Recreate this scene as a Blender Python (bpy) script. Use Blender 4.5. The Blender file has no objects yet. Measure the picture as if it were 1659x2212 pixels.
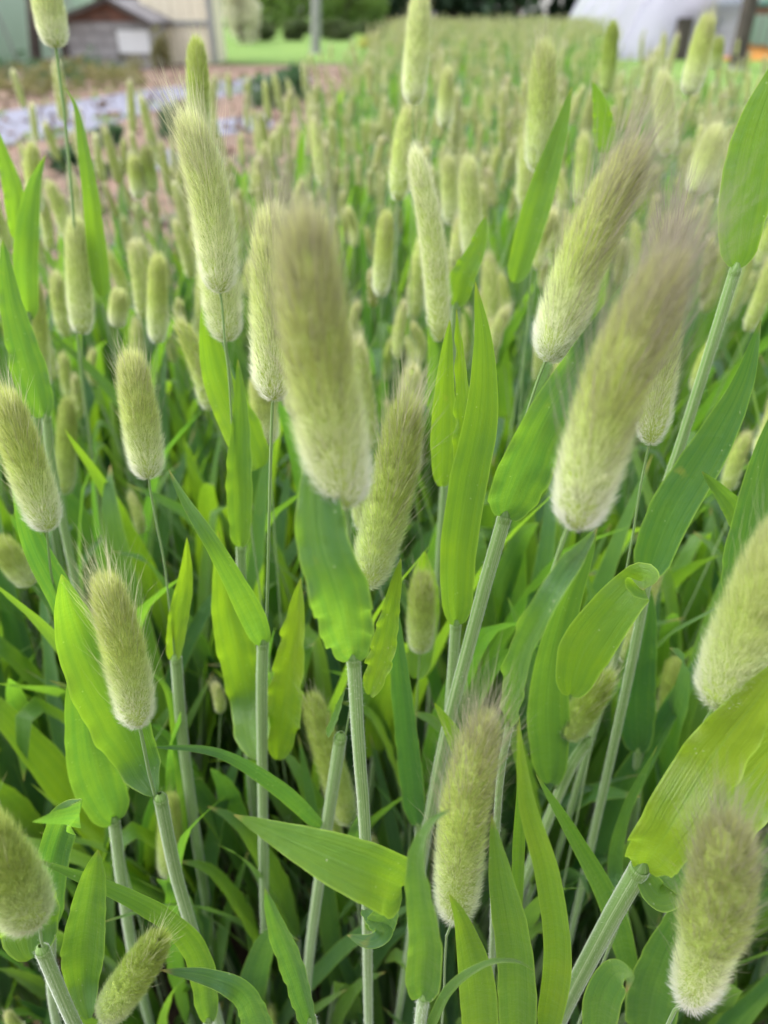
import bpy, math, random
import numpy as np
from mathutils import Vector

# ------------------------------------------------------------------ camera, sky, sun, exposure
SC = bpy.context.scene
COL = SC.collection
H, PITCH = 0.75, math.radians(34.2)
SP, CP = math.sin(PITCH), math.cos(PITCH)
FPX = 1106 / (18 / 26)                       # focal length in photo pixels (photo taken as 1659 x 2212)
cam_d = bpy.data.cameras.new('camera')
cam = bpy.data.objects.new('camera', cam_d); COL.objects.link(cam)
cam.location = (0, 0, H); cam.rotation_euler = (math.pi/2 - PITCH, 0, 0)
cam_d.sensor_fit = 'VERTICAL'; cam_d.sensor_height = 36; cam_d.lens = 26
cam_d.clip_start = 0.01; cam_d.clip_end = 400
cam_d.dof.use_dof = True; cam_d.dof.focus_distance = 0.235; cam_d.dof.aperture_fstop = 9.0
SC.camera = cam

SUN_EL, SUN_AZ = math.radians(60), math.radians(-78)
w = bpy.data.worlds.new('World'); SC.world = w; w.use_nodes = True
nt = w.node_tree; nt.nodes.clear()
sky = nt.nodes.new('ShaderNodeTexSky'); sky.sky_type = 'NISHITA'; sky.sun_disc = False
sky.sun_elevation = SUN_EL; sky.sun_rotation = SUN_AZ
sky.air_density = 1.0; sky.dust_density = 2.0
hs = nt.nodes.new('ShaderNodeHueSaturation'); hs.inputs['Saturation'].default_value = 0.30
bg = nt.nodes.new('ShaderNodeBackground'); bg.inputs['Strength'].default_value = 0.15
wo = nt.nodes.new('ShaderNodeOutputWorld')
nt.links.new(sky.outputs[0], hs.inputs['Color']); nt.links.new(hs.outputs[0], bg.inputs[0]); nt.links.new(bg.outputs[0], wo.inputs[0])
sd = bpy.data.lights.new('sun', 'SUN'); sd.energy = 1.5; sd.angle = math.radians(50); sd.color = (1, .985, .96)
sun = bpy.data.objects.new('sun', sd); COL.objects.link(sun)
# the sun stands where the sky puts it (rotation measured from +Y towards +X)
sv = Vector((math.sin(SUN_AZ)*math.cos(SUN_EL), math.cos(SUN_AZ)*math.cos(SUN_EL), math.sin(SUN_EL)))
sun.rotation_euler = sv.to_track_quat('Z', 'Y').to_euler()
SC.view_settings.view_transform = 'Standard'; SC.view_settings.look = 'None'
SC.view_settings.gamma = 1; SC.view_settings.use_curve_mapping = False
SC.view_settings.exposure = 1.62
SC.render.engine = 'CYCLES'
SC.cycles.max_bounces = 8; SC.cycles.diffuse_bounces = 4; SC.cycles.transmission_bounces = 6; SC.cycles.glossy_bounces = 3
SC.cycles.use_denoising = True
SC.cycles.sample_clamp_indirect = 6

# ------------------------------------------------------------------ measuring helpers
def ray(u, v):
    x, y = (u - 829.5)/FPX, (1106 - v)/FPX
    return np.array([x, CP + y*SP, -SP + y*CP])
CAM = np.array([0, 0, H])
def at(u, v, y):
    """where the sight line through a photo pixel meets the upright plane at distance y"""
    r = ray(u, v); return CAM + r*(y/r[1])
def ground(u, v, z=0.0):
    r = ray(u, v); return CAM + r*((z - H)/r[2])
def y_of(u, v, depth):
    return ray(u, v)[1]*depth
def depth_of(p): return p[1]*CP + (H - p[2])*SP

# ------------------------------------------------------------------ materials
def newmat(name):
    m = bpy.data.materials.new(name); m.use_nodes = True
    m.node_tree.nodes.clear(); return m, m.node_tree
def N(nt, t, **kw):
    n = nt.nodes.new(t)
    for k, v in kw.items():
        if k in n.inputs: n.inputs[k].default_value = v
        else: setattr(n, k, v)
    return n
def mixc(nt, f, a, b, mode='MIX'):
    n = nt.nodes.new('ShaderNodeMix'); n.data_type = 'RGBA'; n.blend_type = mode
    for s, x in ((n.inputs[0], f), (n.inputs[6], a), (n.inputs[7], b)):
        if hasattr(x, 'is_output'): nt.links.new(x, s)
        else: s.default_value = x if not isinstance(x, tuple) or len(x) == 4 else (*x, 1)
    return n.outputs[2]
def math_(nt, op, a, b=None, clamp=False):
    n = nt.nodes.new('ShaderNodeMath'); n.operation = op; n.use_clamp = clamp
    for s, x in zip(n.inputs, (a, b)):
        if x is None: continue
        if hasattr(x, 'is_output'): nt.links.new(x, s)
        else: s.default_value = x
    return n.outputs[0]
def ramp(nt, f, stops):
    n = nt.nodes.new('ShaderNodeValToRGB')
    while len(n.color_ramp.elements) > 1: n.color_ramp.elements.remove(n.color_ramp.elements[-1])
    n.color_ramp.elements[0].position = stops[0][0]; n.color_ramp.elements[0].color = (*stops[0][1], 1)
    for p, c in stops[1:]:
        e = n.color_ramp.elements.new(p); e.color = (*c, 1)
    nt.links.new(f, n.inputs[0]); return n.outputs[0]
def noise(nt, scale, detail=3, vec=None, rough=.55):
    n = N(nt, 'ShaderNodeTexNoise', Scale=scale, Detail=detail, Roughness=rough)
    if vec is not None: nt.links.new(vec, n.inputs['Vector'])
    return n.outputs[0]
def out(nt, sh):
    o = nt.nodes.new('ShaderNodeOutputMaterial'); nt.links.new(sh, o.inputs[0])

def leaf_material():
    m, nt = newmat('grass_leaf')
    tint = N(nt, 'ShaderNodeAttribute', attribute_name='tint').outputs['Fac']
    uv = N(nt, 'ShaderNodeAttribute', attribute_name='uvp').outputs['Vector']
    sep = nt.nodes.new('ShaderNodeSeparateXYZ'); nt.links.new(uv, sep.inputs[0])
    U, V = sep.outputs[0], sep.outputs[1]
    rnd = N(nt, 'ShaderNodeObjectInfo').outputs['Random']
    geo = nt.nodes.new('ShaderNodeNewGeometry')
    nz = noise(nt, 45, 3, geo.outputs['Position'])
    t = math_(nt, 'ADD', tint, math_(nt, 'MULTIPLY', math_(nt, 'SUBTRACT', rnd, .5), .22))
    t = math_(nt, 'ADD', t, math_(nt, 'MULTIPLY', math_(nt, 'SUBTRACT', nz, .5), .55), True)
    base = ramp(nt, t, [(0, (.028, .086, .042)), (.4, (.048, .130, .034)), (.8, (.092, .19, .022)), (1, (.17, .23, .02))])  # leaf variety, with sky reflection (bluish end) and backlight (yellow end) painted in
    # veins: fine stripes running along the blade
    comb = nt.nodes.new('ShaderNodeCombineXYZ')
    nt.links.new(math_(nt, 'MULTIPLY', U, 1.0), comb.inputs[0]); nt.links.new(math_(nt, 'MULTIPLY', V, .06), comb.inputs[1])
    vein = noise(nt, 26, 2, comb.outputs[0], .6)
    rib = noise(nt, 8, 1, comb.outputs[0], .5)
    base = mixc(nt, math_(nt, 'MULTIPLY', math_(nt, 'SUBTRACT', rib, .45, True), 1.1, True), base, mixc(nt, .35, base, (.02, .075, .012)))
    base = mixc(nt, math_(nt, 'MULTIPLY', math_(nt, 'SUBTRACT', vein, .42, True), 1.6, True), base, mixc(nt, .5, base, (.16, .27, .06)))
    # paler thin margin, yellow-brown tip
    e = math_(nt, 'ABSOLUTE', math_(nt, 'SUBTRACT', U, .5))
    edge = N(nt, 'ShaderNodeMapRange'); edge.inputs[1].default_value = .455; edge.inputs[2].default_value = .5
    nt.links.new(e, edge.inputs[0])
    base = mixc(nt, math_(nt, 'MULTIPLY', edge.outputs[0], .85), base, (.34, .50, .08))
    tip = N(nt, 'ShaderNodeMapRange'); tip.inputs[1].default_value = .95; tip.inputs[2].default_value = 1.0
    nt.links.new(V, tip.inputs[0])
    base = mixc(nt, math_(nt, 'MULTIPLY', tip.outputs[0], .9), base, (.40, .25, .08))
    sp = noise(nt, 140, 2, geo.outputs['Position'], .5)
    base = mixc(nt, math_(nt, 'MULTIPLY', math_(nt, 'SUBTRACT', sp, .70, True), 7.0, True), base, (.22, .20, .05))
    # pale dust flecks
    fl = N(nt, 'ShaderNodeTexVoronoi', Scale=330.0); nt.links.new(geo.outputs['Position'], fl.inputs['Vector'])
    fm = math_(nt, 'LESS_THAN', fl.outputs['Distance'], .10)
    fmn = math_(nt, 'GREATER_THAN', noise(nt, 60, 1, geo.outputs['Position']), .54)
    base = mixc(nt, math_(nt, 'MULTIPLY', math_(nt, 'MULTIPLY', fm, fmn), .6), base, (.45, .5, .3))
    mrib = N(nt, 'ShaderNodeMapRange'); mrib.inputs[1].default_value = .03; mrib.inputs[2].default_value = .0
    nt.links.new(e, mrib.inputs[0]); base = mixc(nt, math_(nt, 'MULTIPLY', mrib.outputs[0], .4), base, (.17, .30, .08))
    p = N(nt, 'ShaderNodeBsdfPrincipled', Roughness=.40)
    p.inputs['Specular IOR Level'].default_value = .5
    p.inputs['Sheen Weight'].default_value = .12; p.inputs['Sheen Roughness'].default_value = .4
    nt.links.new(base, p.inputs['Base Color'])
    b = N(nt, 'ShaderNodeBump', Strength=.75, Distance=.0009); nt.links.new(vein, b.inputs['Height'])
    b2 = N(nt, 'ShaderNodeBump', Strength=.5, Distance=.0012); nt.links.new(noise(nt, 190, 3, geo.outputs['Position'], .6), b2.inputs['Height']); nt.links.new(b.outputs[0], b2.inputs['Normal'])
    nt.links.new(b2.outputs[0], p.inputs['Normal'])
    tr = nt.nodes.new('ShaderNodeBsdfTranslucent')
    tc = mixc(nt, math_(nt, 'ADD', t, math_(nt, 'MULTIPLY', math_(nt, 'SUBTRACT', rib, .5), -.9), True), (.15, .40, .03), (.44, .70, .015))
    nt.links.new(tc, tr.inputs[0])
    mx = N(nt, 'ShaderNodeMixShader', Fac=.45); nt.links.new(p.outputs[0], mx.inputs[1]); nt.links.new(tr.outputs[0], mx.inputs[2])
    out(nt, mx.outputs[0]); return m
def sheath_material():
    m, nt = newmat('grass_sheath')
    uv = N(nt, 'ShaderNodeAttribute', attribute_name='uvp').outputs['Vector']
    sep = nt.nodes.new('ShaderNodeSeparateXYZ'); nt.links.new(uv, sep.inputs[0])
    comb = nt.nodes.new('ShaderNodeCombineXYZ')
    nt.links.new(sep.outputs[0], comb.inputs[0]); nt.links.new(math_(nt, 'MULTIPLY', sep.outputs[1], .05), comb.inputs[1])
    st = noise(nt, 22, 2, comb.outputs[0], .6)
    tint = N(nt, 'ShaderNodeAttribute', attribute_name='tint').outputs['Fac']
    base = ramp(nt, st, [(.38, (.14, .26, .065)), (.5, (.22, .36, .11)), (.63, (.46, .56, .33))])
    base = mixc(nt, tint, base, mixc(nt, .65, base, (.13, .24, .035)))
    p = N(nt, 'ShaderNodeBsdfPrincipled', Roughness=.55)
    p.inputs['Sheen Weight'].default_value = 1.; p.inputs['Sheen Roughness'].default_value = .3
    nt.links.new(base, p.inputs['Base Color'])
    b = N(nt, 'ShaderNodeBump', Strength=.25, Distance=.0003); nt.links.new(st, b.inputs['Height']); nt.links.new(b.outputs[0], p.inputs['Normal'])
    tr = N(nt, 'ShaderNodeBsdfTranslucent', Color=(.3, .45, .1, 1))
    mx = N(nt, 'ShaderNodeMixShader', Fac=.2); nt.links.new(p.outputs[0], mx.inputs[1]); nt.links.new(tr.outputs[0], mx.inputs[2])
    out(nt, mx.outputs[0]); return m
def fur_material():
    m, nt = newmat('head_fur')
    c = N(nt, 'ShaderNodeAttribute', attribute_name='hc').outputs['Color']
    d = nt.nodes.new('ShaderNodeBsdfDiffuse'); nt.links.new(c, d.inputs[0])
    t = nt.nodes.new('ShaderNodeBsdfTranslucent'); nt.links.new(c, t.inputs[0])
    mx = N(nt, 'ShaderNodeMixShader', Fac=.5); nt.links.new(d.outputs[0], mx.inputs[1]); nt.links.new(t.outputs[0], mx.inputs[2])
    out(nt, mx.outputs[0]); return m
def plain(name, c1, c2=None, scale=6, rough=.7, bump=0, bscale=None, transl=None, spec=.4):
    m, nt = newmat(name)
    p = N(nt, 'ShaderNodeBsdfPrincipled', Roughness=rough); p.inputs['Specular IOR Level'].default_value = spec
    geo = nt.nodes.new('ShaderNodeNewGeometry')
    n = noise(nt, scale, 5, geo.outputs['Position'])
    f = N(nt, 'ShaderNodeMapRange'); f.inputs[1].default_value = .35; f.inputs[2].default_value = .65; nt.links.new(n, f.inputs[0])
    nt.links.new(mixc(nt, f.outputs[0], c1, c2 or c1), p.inputs['Base Color'])
    if bump:
        b = N(nt, 'ShaderNodeBump', Strength=.8, Distance=bump)
        nt.links.new(noise(nt, bscale or scale*4, 6, geo.outputs['Position']), b.inputs['Height']); nt.links.new(b.outputs[0], p.inputs['Normal'])
    sh = p.outputs[0]
    if transl:
        t = N(nt, 'ShaderNodeBsdfTranslucent', Color=(*transl, 1))
        mx = N(nt, 'ShaderNodeMixShader', Fac=.7 if 'film' in name else .4); nt.links.new(sh, mx.inputs[1]); nt.links.new(t.outputs[0], mx.inputs[2]); sh = mx.outputs[0]
    out(nt, sh); return m
LEAF, SHEATH, FUR = leaf_material(), sheath_material(), fur_material()
MATS = [LEAF, SHEATH, FUR]
CORE = plain('head_core', (.40, .50, .11), (.32, .42, .08), 400, .8)

# ------------------------------------------------------------------ mesh helpers
class Geo:
    """vertices + tri/quad faces with the point attributes the materials read"""
    def __init__(s): s.V=[]; s.T=[]; s.Q=[]; s.tint=[]; s.hc=[]; s.uv=[]; s.mT=[]; s.mQ=[]; s.n=0
    def add(s, V, Q=None, T=None, tint=.5, hc=None, uv=None, mat=0):
        V = np.asarray(V, float).reshape(-1, 3); n = len(V)
        s.V.append(V)
        s.tint.append(np.full(n, tint)); s.hc.append(np.full((n, 4), 1.) if hc is None else np.c_[hc, np.ones(n)])
        s.uv.append(np.zeros((n, 2)) if uv is None else uv)
        if Q is not None and len(Q): s.Q.append(np.asarray(Q) + s.n); s.mQ.append(np.full(len(Q), mat))
        if T is not None and len(T): s.T.append(np.asarray(T) + s.n); s.mT.append(np.full(len(T), mat))
        s.n += n; return s
    def mesh(s, name, mats, smooth=True):
        V = np.concatenate(s.V)
        Q = np.concatenate(s.Q) if s.Q else np.zeros((0, 4), int); T = np.concatenate(s.T) if s.T else np.zeros((0, 3), int)
        me = bpy.data.meshes.new(name)
        me.vertices.add(len(V)); me.vertices.foreach_set('co', V.astype('f').ravel())
        me.loops.add(Q.size + T.size); me.polygons.add(len(Q) + len(T))
        me.loops.foreach_set('vertex_index', np.r_[Q.ravel(), T.ravel()].astype('i'))
        me.polygons.foreach_set('loop_start', np.r_[np.arange(len(Q))*4, Q.size + np.arange(len(T))*3].astype('i'))
        mi = np.concatenate(s.mQ + s.mT)
        me.polygons.foreach_set('material_index', mi.astype('i'))
        me.polygons.foreach_set('use_smooth', np.full(len(mi), smooth))
        a = me.attributes.new('tint', 'FLOAT', 'POINT'); a.data.foreach_set('value', np.concatenate(s.tint).astype('f'))
        a = me.attributes.new('hc', 'FLOAT_COLOR', 'POINT'); a.data.foreach_set('color', np.concatenate(s.hc).astype('f').ravel())
        a = me.attributes.new('uvp', 'FLOAT2', 'POINT'); a.data.foreach_set('vector', np.concatenate(s.uv).astype('f').ravel())
        me.update(calc_edges=True)
        for m in mats: me.materials.append(m)
        return me
def link(name, me, parent=None, loc=None):
    o = bpy.data.objects.new(name, me); COL.objects.link(o)
    if parent is not None: o.parent = parent
    if loc is not None: o.location = loc
    return o
def thing(name, label, cat, loc=(0, 0, 0), group=None, rz=0):
    o = bpy.data.objects.new(name, None); COL.objects.link(o); o.empty_display_size = .02
    o.location = loc; o.rotation_euler = (0, 0, rz); o['label'] = label; o['category'] = cat
    if group: o['group'] = group
    o['kind'] = 'thing'
    return o
def nrm(a): return a/np.maximum(np.linalg.norm(a, axis=-1, keepdims=True), 1e-9)
def spline(P, n):
    """Catmull-Rom through P, n samples evenly spread along the length; extra columns ride along"""
    P = np.asarray(P, float)
    if len(P) == 2: return P[0] + np.linspace(0, 1, n)[:, None]*(P[1] - P[0])
    E = np.vstack([2*P[0] - P[1], P, 2*P[-1] - P[-2]])
    r = []
    for i in range(1, len(E) - 2):
        t = np.linspace(0, 1, 14, endpoint=False)[:, None]
        a, b, c, d = E[i-1], E[i], E[i+1], E[i+2]
        r.append(.5*(2*b + (c - a)*t + (2*a - 5*b + 4*c - d)*t**2 + (3*b - a - 3*c + d)*t**3))
    r = np.vstack(r + [P[-1:]])
    L = np.r_[0, np.cumsum(np.linalg.norm(np.diff(r[:, :3], axis=0), axis=1))]
    s = np.linspace(0, L[-1], n)
    return np.stack([np.interp(s, L, r[:, k]) for k in range(r.shape[1])], 1)
def grid_faces(n, m, wrap=False):
    i, j = np.meshgrid(np.arange(n - 1), np.arange(m if wrap else m - 1), indexing='ij')
    j2 = (j + 1) % m
    return np.stack([i*m + j, i*m + j2, (i+1)*m + j2, (i+1)*m + j], -1).reshape(-1, 4)

def blade(g, pts, W, facing, roll=(0, 0), tint=.5, ruf=.0, fold=.12, n=26, m=7, rng=random, base=.7, mat=0, sharp=2.6):
    """a grass blade along pts; facing = the direction its upper face looks at"""
    C = spline(pts, n); T = nrm(np.gradient(C, axis=0))
    s = np.linspace(0, 1, n)
    F = np.asarray(facing, float)
    F = F - C if F.shape == (3,) and np.allclose(F, CAM) else np.broadcast_to(F, C.shape)
    S = nrm(np.cross(T, F)); B = nrm(np.cross(S, T))
    # keep the side vector from flipping along the blade
    for i in range(1, n):
        if np.dot(S[i], S[i-1]) < 0: S[i] *= -1; B[i] *= -1
    a = np.radians(np.interp(s, np.linspace(0, 1, len(roll)), roll))[:, None]
    S, B = S*np.cos(a) + B*np.sin(a), B*np.cos(a) - S*np.sin(a)
    prof = (base + (1 - base)*np.clip(s/.28, 0, 1)**.8)*np.clip(1 - s**sharp, 0, 1)**.85
    prof *= np.interp(s, [0, .015, .05, .09], [.25, .55, .85, 1]) if n > 20 else 1
    prof[-1] = .01
    x = np.linspace(-1, 1, m)
    ph = [rng.uniform(0, 6.3) for _ in range(4)]
    wave = np.stack([np.sin(s*rng.uniform(26, 44) + ph[0]) + .6*np.sin(s*61 + ph[1]), np.sin(s*rng.uniform(26, 44) + ph[2]) + .6*np.sin(s*53 + ph[3])], 1)
    edge = np.abs(x)**3
    z = fold*np.abs(x)[None, :]**1.2*np.ones((n, 1))*(1 + .35*np.sin(s*5 + ph[0]) + (2.2*np.exp(-s/.05) if n > 20 else 0))[:, None] + ruf*.25*np.sin(x[None, :]*7 + ph[2])*np.sin(s[:, None]*22 + ph[3]) + ruf*edge[None, :]*np.where(x < 0, wave[:, :1], wave[:, 1:])
    wob = 1 + .05*np.sin(s*9 + ph[1]) + .25*ruf*wave[:, 0]
    hw = (W/2*prof*wob)[:, None, None]
    V = C[:, None] + S[:, None]*x[None, :, None]*hw + B[:, None]*z[..., None]*hw
    uv = np.stack(np.broadcast_arrays((x[None, :] + 1)/2, s[:, None]), -1).reshape(-1, 2)
    g.add(V, grid_faces(n, m), None, tint, None, uv, mat); return g
def tube(g, pts, rad, n=16, k=8, mat=1, tint=0., cap=False):
    C = spline(pts, n); T = nrm(np.gradient(C, axis=0))
    ref = np.array([.3, -1, .1]); S = nrm(np.cross(T, ref)); B = np.cross(S, T)
    r = np.interp(np.linspace(0, 1, n), np.linspace(0, 1, len(rad)), rad)
    a = np.linspace(0, 2*np.pi, k, endpoint=False)
    V = C[:, None] + r[:, None, None]*(S[:, None]*np.cos(a)[None, :, None] + B[:, None]*np.sin(a)[None, :, None])
    uv = np.stack(np.broadcast_arrays(np.abs(a/np.pi - 1)[None, :], np.linspace(0, 1, n)[:, None]), -1).reshape(-1, 2)
    g.add(V, grid_faces(n, k, True), None, tint, None, uv, mat); return g

PROF_T = [0, .03, .1, .22, .5, .75, .9, .97, 1]
PROF_R = [.25, .62, .9, 1, .97, .88, .70, .45, .12]
def head(axis_pts, W, nsp=150, per=26, awns=70, purple=.4, pale=0., hw=.00011, rng=None, step=False, segs=2, awn_len=1., dark=0., blush=0.):
    """a hare's-tail head: core mesh + one mesh of its hairs. axis_pts from base to tip, W = furry width"""
    rng = rng or np.random.default_rng(1)
    A = spline(axis_pts, 30); L = np.linalg.norm(np.diff(A, axis=0), axis=1).sum()
    T = nrm(np.gradient(A, axis=0)); S = nrm(np.cross(T, np.array([.2, -1, .3]))); B = np.cross(S, T)
    R = W/2*.66
    def prof(t):
        r = np.interp(t, PROF_T, PROF_R)
        if step: r = r*np.interp(t, [0, .38, .46, 1], [.80, .78, 1.1, 1.06])
        return r*R
    def frame(t):
        f = lambda M: np.stack([np.interp(t, np.linspace(0, 1, 30), M[:, k]) for k in range(3)], -1)
        return f(A), nrm(f(T)), nrm(f(S)), nrm(f(B))
    # core
    n, k = 22, 12
    t = np.linspace(0, 1, n); P, Tt, Ss, Bb = frame(t); a = np.linspace(0, 2*np.pi, k, endpoint=False)
    rr = prof(t)[:, None]*(1 + .07*np.sin(a*5 + t[:, None]*40))
    V = P[:, None] + rr[..., None]*(Ss[:, None]*np.cos(a)[None, :, None] + Bb[:, None]*np.sin(a)[None, :, None])
    core = Geo().add(V, grid_faces(n, k, True))
    # hairs sit in a spiral of spikelets, each a soft brush; colours run from woolly white foot to dull crown
    base_c = np.array([.93, .94, .84]); mid_c = np.array([.61, .69, .21]); up_c = np.array([.58, .63, .22]); pur = np.array([.46, .39, .33])
    def tone(t):
        f = lambda x0, x1: np.clip((t - x0)/(x1 - x0), 0, 1)[:, None]
        c = base_c + (mid_c - base_c)*f(.04, .55)**.9; c = c + (up_c - c)*f(.5, 1)
        c = c + (pur - c)*np.clip(purple*f(.45, 1.0)*.42, 0, .5)
        c = c + (np.array([.86, .88, .62]) - c)*pale
        c = c + (np.array([.66, .56, .42]) - c)*blush
        if step: c = c*np.where(t < .44, 1.08, .84)[:, None]
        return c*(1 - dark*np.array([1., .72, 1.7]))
    g = Geo()
    def strands(root, d, ln, wv, c, ctip, bend, two):
        n_ = len(root); ar = np.arange(n_)
        if two:
            mid = root + d*(ln*.5)[:, None]; tip = root + nrm(d*.8 + bend)*ln[:, None]
            V = np.stack([root - wv, root + wv, mid - wv*.8, mid + wv*.8, tip], 1); hc = np.stack([c, c, c, c, ctip], 1)
            g.add(V, np.stack([ar*5, ar*5+1, ar*5+3, ar*5+2], 1), np.stack([ar*5+2, ar*5+3, ar*5+4], 1), hc=np.clip(hc, .02, .94).reshape(-1, 3), mat=2)
        else:
            V = np.stack([root - wv, root + wv, root + d*ln[:, None]], 1); hc = np.stack([c, c, ctip], 1)
            g.add(V, None, np.stack([ar*3, ar*3+1, ar*3+2], 1), hc=np.clip(hc, .02, .94).reshape(-1, 3), mat=2)
    i = np.arange(nsp); ts = np.clip(.005 + .985*(i + .5)/nsp + rng.normal(0, .01, nsp), 0, .995); ph = i*2.39996 + rng.normal(0, .2, nsp)
    def layer(per_, angs, lens, w_, spread, jit, shade, two, lift=.93):
        n_ = nsp*per_; rp = lambda a: np.repeat(a, per_)
        t = np.clip(rp(ts) + rng.normal(0, spread*.045, n_), 0, .998); p = rp(ph) + rng.normal(0, spread, n_)
        ang = np.radians(np.interp(t, [0, .05, .16, .5, .85, 1], angs)) + rp(rng.normal(0, .05, nsp)) + rng.normal(0, jit, n_)
        P, Tt, Ss, Bb = frame(t); rad = Ss*np.cos(p)[:, None] + Bb*np.sin(p)[:, None]; tan = np.cross(Tt, rad)
        d = nrm(Tt*np.cos(ang)[:, None] + rad*np.sin(ang)[:, None] + tan*(rng.normal(0, jit*.9, (n_, 1)) + rp(rng.normal(0, .07, nsp))[:, None]))
        ln = W*rng.uniform(lens[0], lens[1], n_)*np.interp(t, [0, .08, .3, 1], [.6, .8, 1, 1.1])
        root = P + rad*(prof(t)*lift)[:, None]
        wv = nrm(np.cross(d, rad + rng.normal(0, .7, (n_, 3))))*(w_*.5)*rng.uniform(.7, 1.3, (n_, 1))
        c = tone(t)*(rp(rng.normal(1, .06, nsp))*rng.normal(1, .07, n_))[:, None]
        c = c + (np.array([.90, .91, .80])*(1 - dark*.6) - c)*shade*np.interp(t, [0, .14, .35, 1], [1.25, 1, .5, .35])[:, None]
        strands(root, d, ln, wv, c, c*1.06 + .03, Tt*.2 + rad*.04, two)
    layer(int(per*(1.3 if segs == 2 else 1)), [78, 52, 32, 22, 18, 8], (.22, .40), hw, .45, .12, .0, segs == 2)
    if segs == 2: layer(int(per*1.0), [88, 72, 54, 42, 32, 14], (.13, .24), hw*.6, .6, .2, .6, False, 1.0)
    if awns:
        t = rng.beta(2.4, 1.1, awns); p = rng.uniform(0, 6.283, awns)
        P, Tt, Ss, Bb = frame(t); rad = Ss*np.cos(p)[:, None] + Bb*np.sin(p)[:, None]
        ang = np.radians(np.interp(t, [0, 1], [24, 10]) + rng.normal(0, 5, awns))
        d = nrm(Tt*np.cos(ang)[:, None] + rad*np.sin(ang)[:, None] + rng.normal(0, .04, (awns, 3)))
        ln = W*rng.uniform(.55, 1.2, awns)*awn_len
        root = P + rad*(prof(t)*.9)[:, None]
        wv = nrm(np.cross(d, rad + rng.normal(0, .8, (awns, 3))))*hw*.5
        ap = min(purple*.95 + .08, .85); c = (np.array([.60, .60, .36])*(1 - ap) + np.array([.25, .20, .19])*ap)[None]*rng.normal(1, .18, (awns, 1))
        strands(root, d, ln, wv, c, c*1.05 + .02, d*.2 + rng.normal(0, .07, (awns, 3)), True)
    return core, g
def fuzz(g, pts, rad, count, ln=.0009, rng=None, hw=.000028):
    """short white velvet on a sheath"""
    C = spline(pts, 40); T = nrm(np.gradient(C, axis=0)); S = nrm(np.cross(T, np.array([.3, -1, .1]))); B = np.cross(S, T)
    q = rng.uniform(0, 1, count); a = rng.uniform(0, 6.283, count)
    f = lambda M: np.stack([np.interp(q, np.linspace(0, 1, 40), M[:, k]) for k in range(3)], -1)
    r = np.interp(q, np.linspace(0, 1, len(rad)), rad)
    o = nrm(f(S)*np.cos(a)[:, None] + f(B)*np.sin(a)[:, None])
    d = nrm(o + f(T)*rng.uniform(-.1, .5, (count, 1)) + rng.normal(0, .3, (count, 3)))
    p = f(C) + o*r[:, None]*.98; wv = nrm(np.cross(d, rng.normal(0, 1, (count, 3))))*hw
    V = np.stack([p - wv, p + wv, p + d*(ln*rng.uniform(.5, 1.2, count))[:, None]], 1); ar = np.arange(count)*3
    g.add(V, None, np.stack([ar, ar+1, ar+2], 1), hc=np.tile([.82, .86, .76], (count*3, 1)), mat=2); return g

# ------------------------------------------------------------------ the ground and what lies on it
def sheet(name, pts, mat, z=0., kind='structure', sub=0):
    me = bpy.data.meshes.new(name); me.from_pydata([(p[0], p[1], z) for p in pts], [], [tuple(range(len(pts)))]); me.update()
    me.materials.append(mat); o = link(name, me); o['kind'] = kind; return o
SOIL = plain('soil', (.225, .14, .10), (.13, .095, .07), 4, .95, .03, 22)
LAWN = plain('lawn_green', (.085, .175, .022), (.15, .24, .04), 1.2, .9, .03, 25)
MAT_ = plain('weed_mat', (.165, .168, .225), (.13, .132, .175), 2.2, .7, .01, 7)
BED = plain('bed_soil', (.075, .048, .03), (.045, .03, .02), 30, .95, .006, 120)  # moist soil, the shade under the crop also put into its dark colour
sheet('soil_bed', [(-.9, -.6), (-1., .8), (-.7, .95), (-.36, 1.4), (-.18, 2.4), (.02, 4.3), (.2, 9), (.3, 16), (3.8, 16), (.85, 3.3), (1.0, 2.9), (2.2, 2.4), (2.2, -.6)], BED, .003)
sheet('ground', [(-120, -20), (120, -20), (120, 160), (-120, 160)], SOIL)
up = [(-700, 330), (-300, 285), (0, 243), (300, 197), (480, 176), (640, 157)]
lo = [(680, 172), (500, 206), (330, 240), (180, 287), (0, 318), (-300, 375), (-700, 450)]
sheet('path', [ground(*p) for p in up + lo], MAT_, .004)
for q in ([(440, 262), (585, 248), (590, 276), (430, 300)], [(250, 345), (360, 322), (420, 345), (330, 372), (255, 372)], [(120, 440), (200, 425), (215, 455), (120, 470)]):
    sheet('weed_mat', [ground(*p) for p in q], MAT_, .004)
sheet('lawn', [ground(440, 139), ground(560, 141), ground(860, 137), (9, 17.5, 0), (24, 24, 0), (60, 110, 0), (-70, 110, 0), (-14, 24, 0), ground(440, 120)], LAWN, .008)

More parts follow.
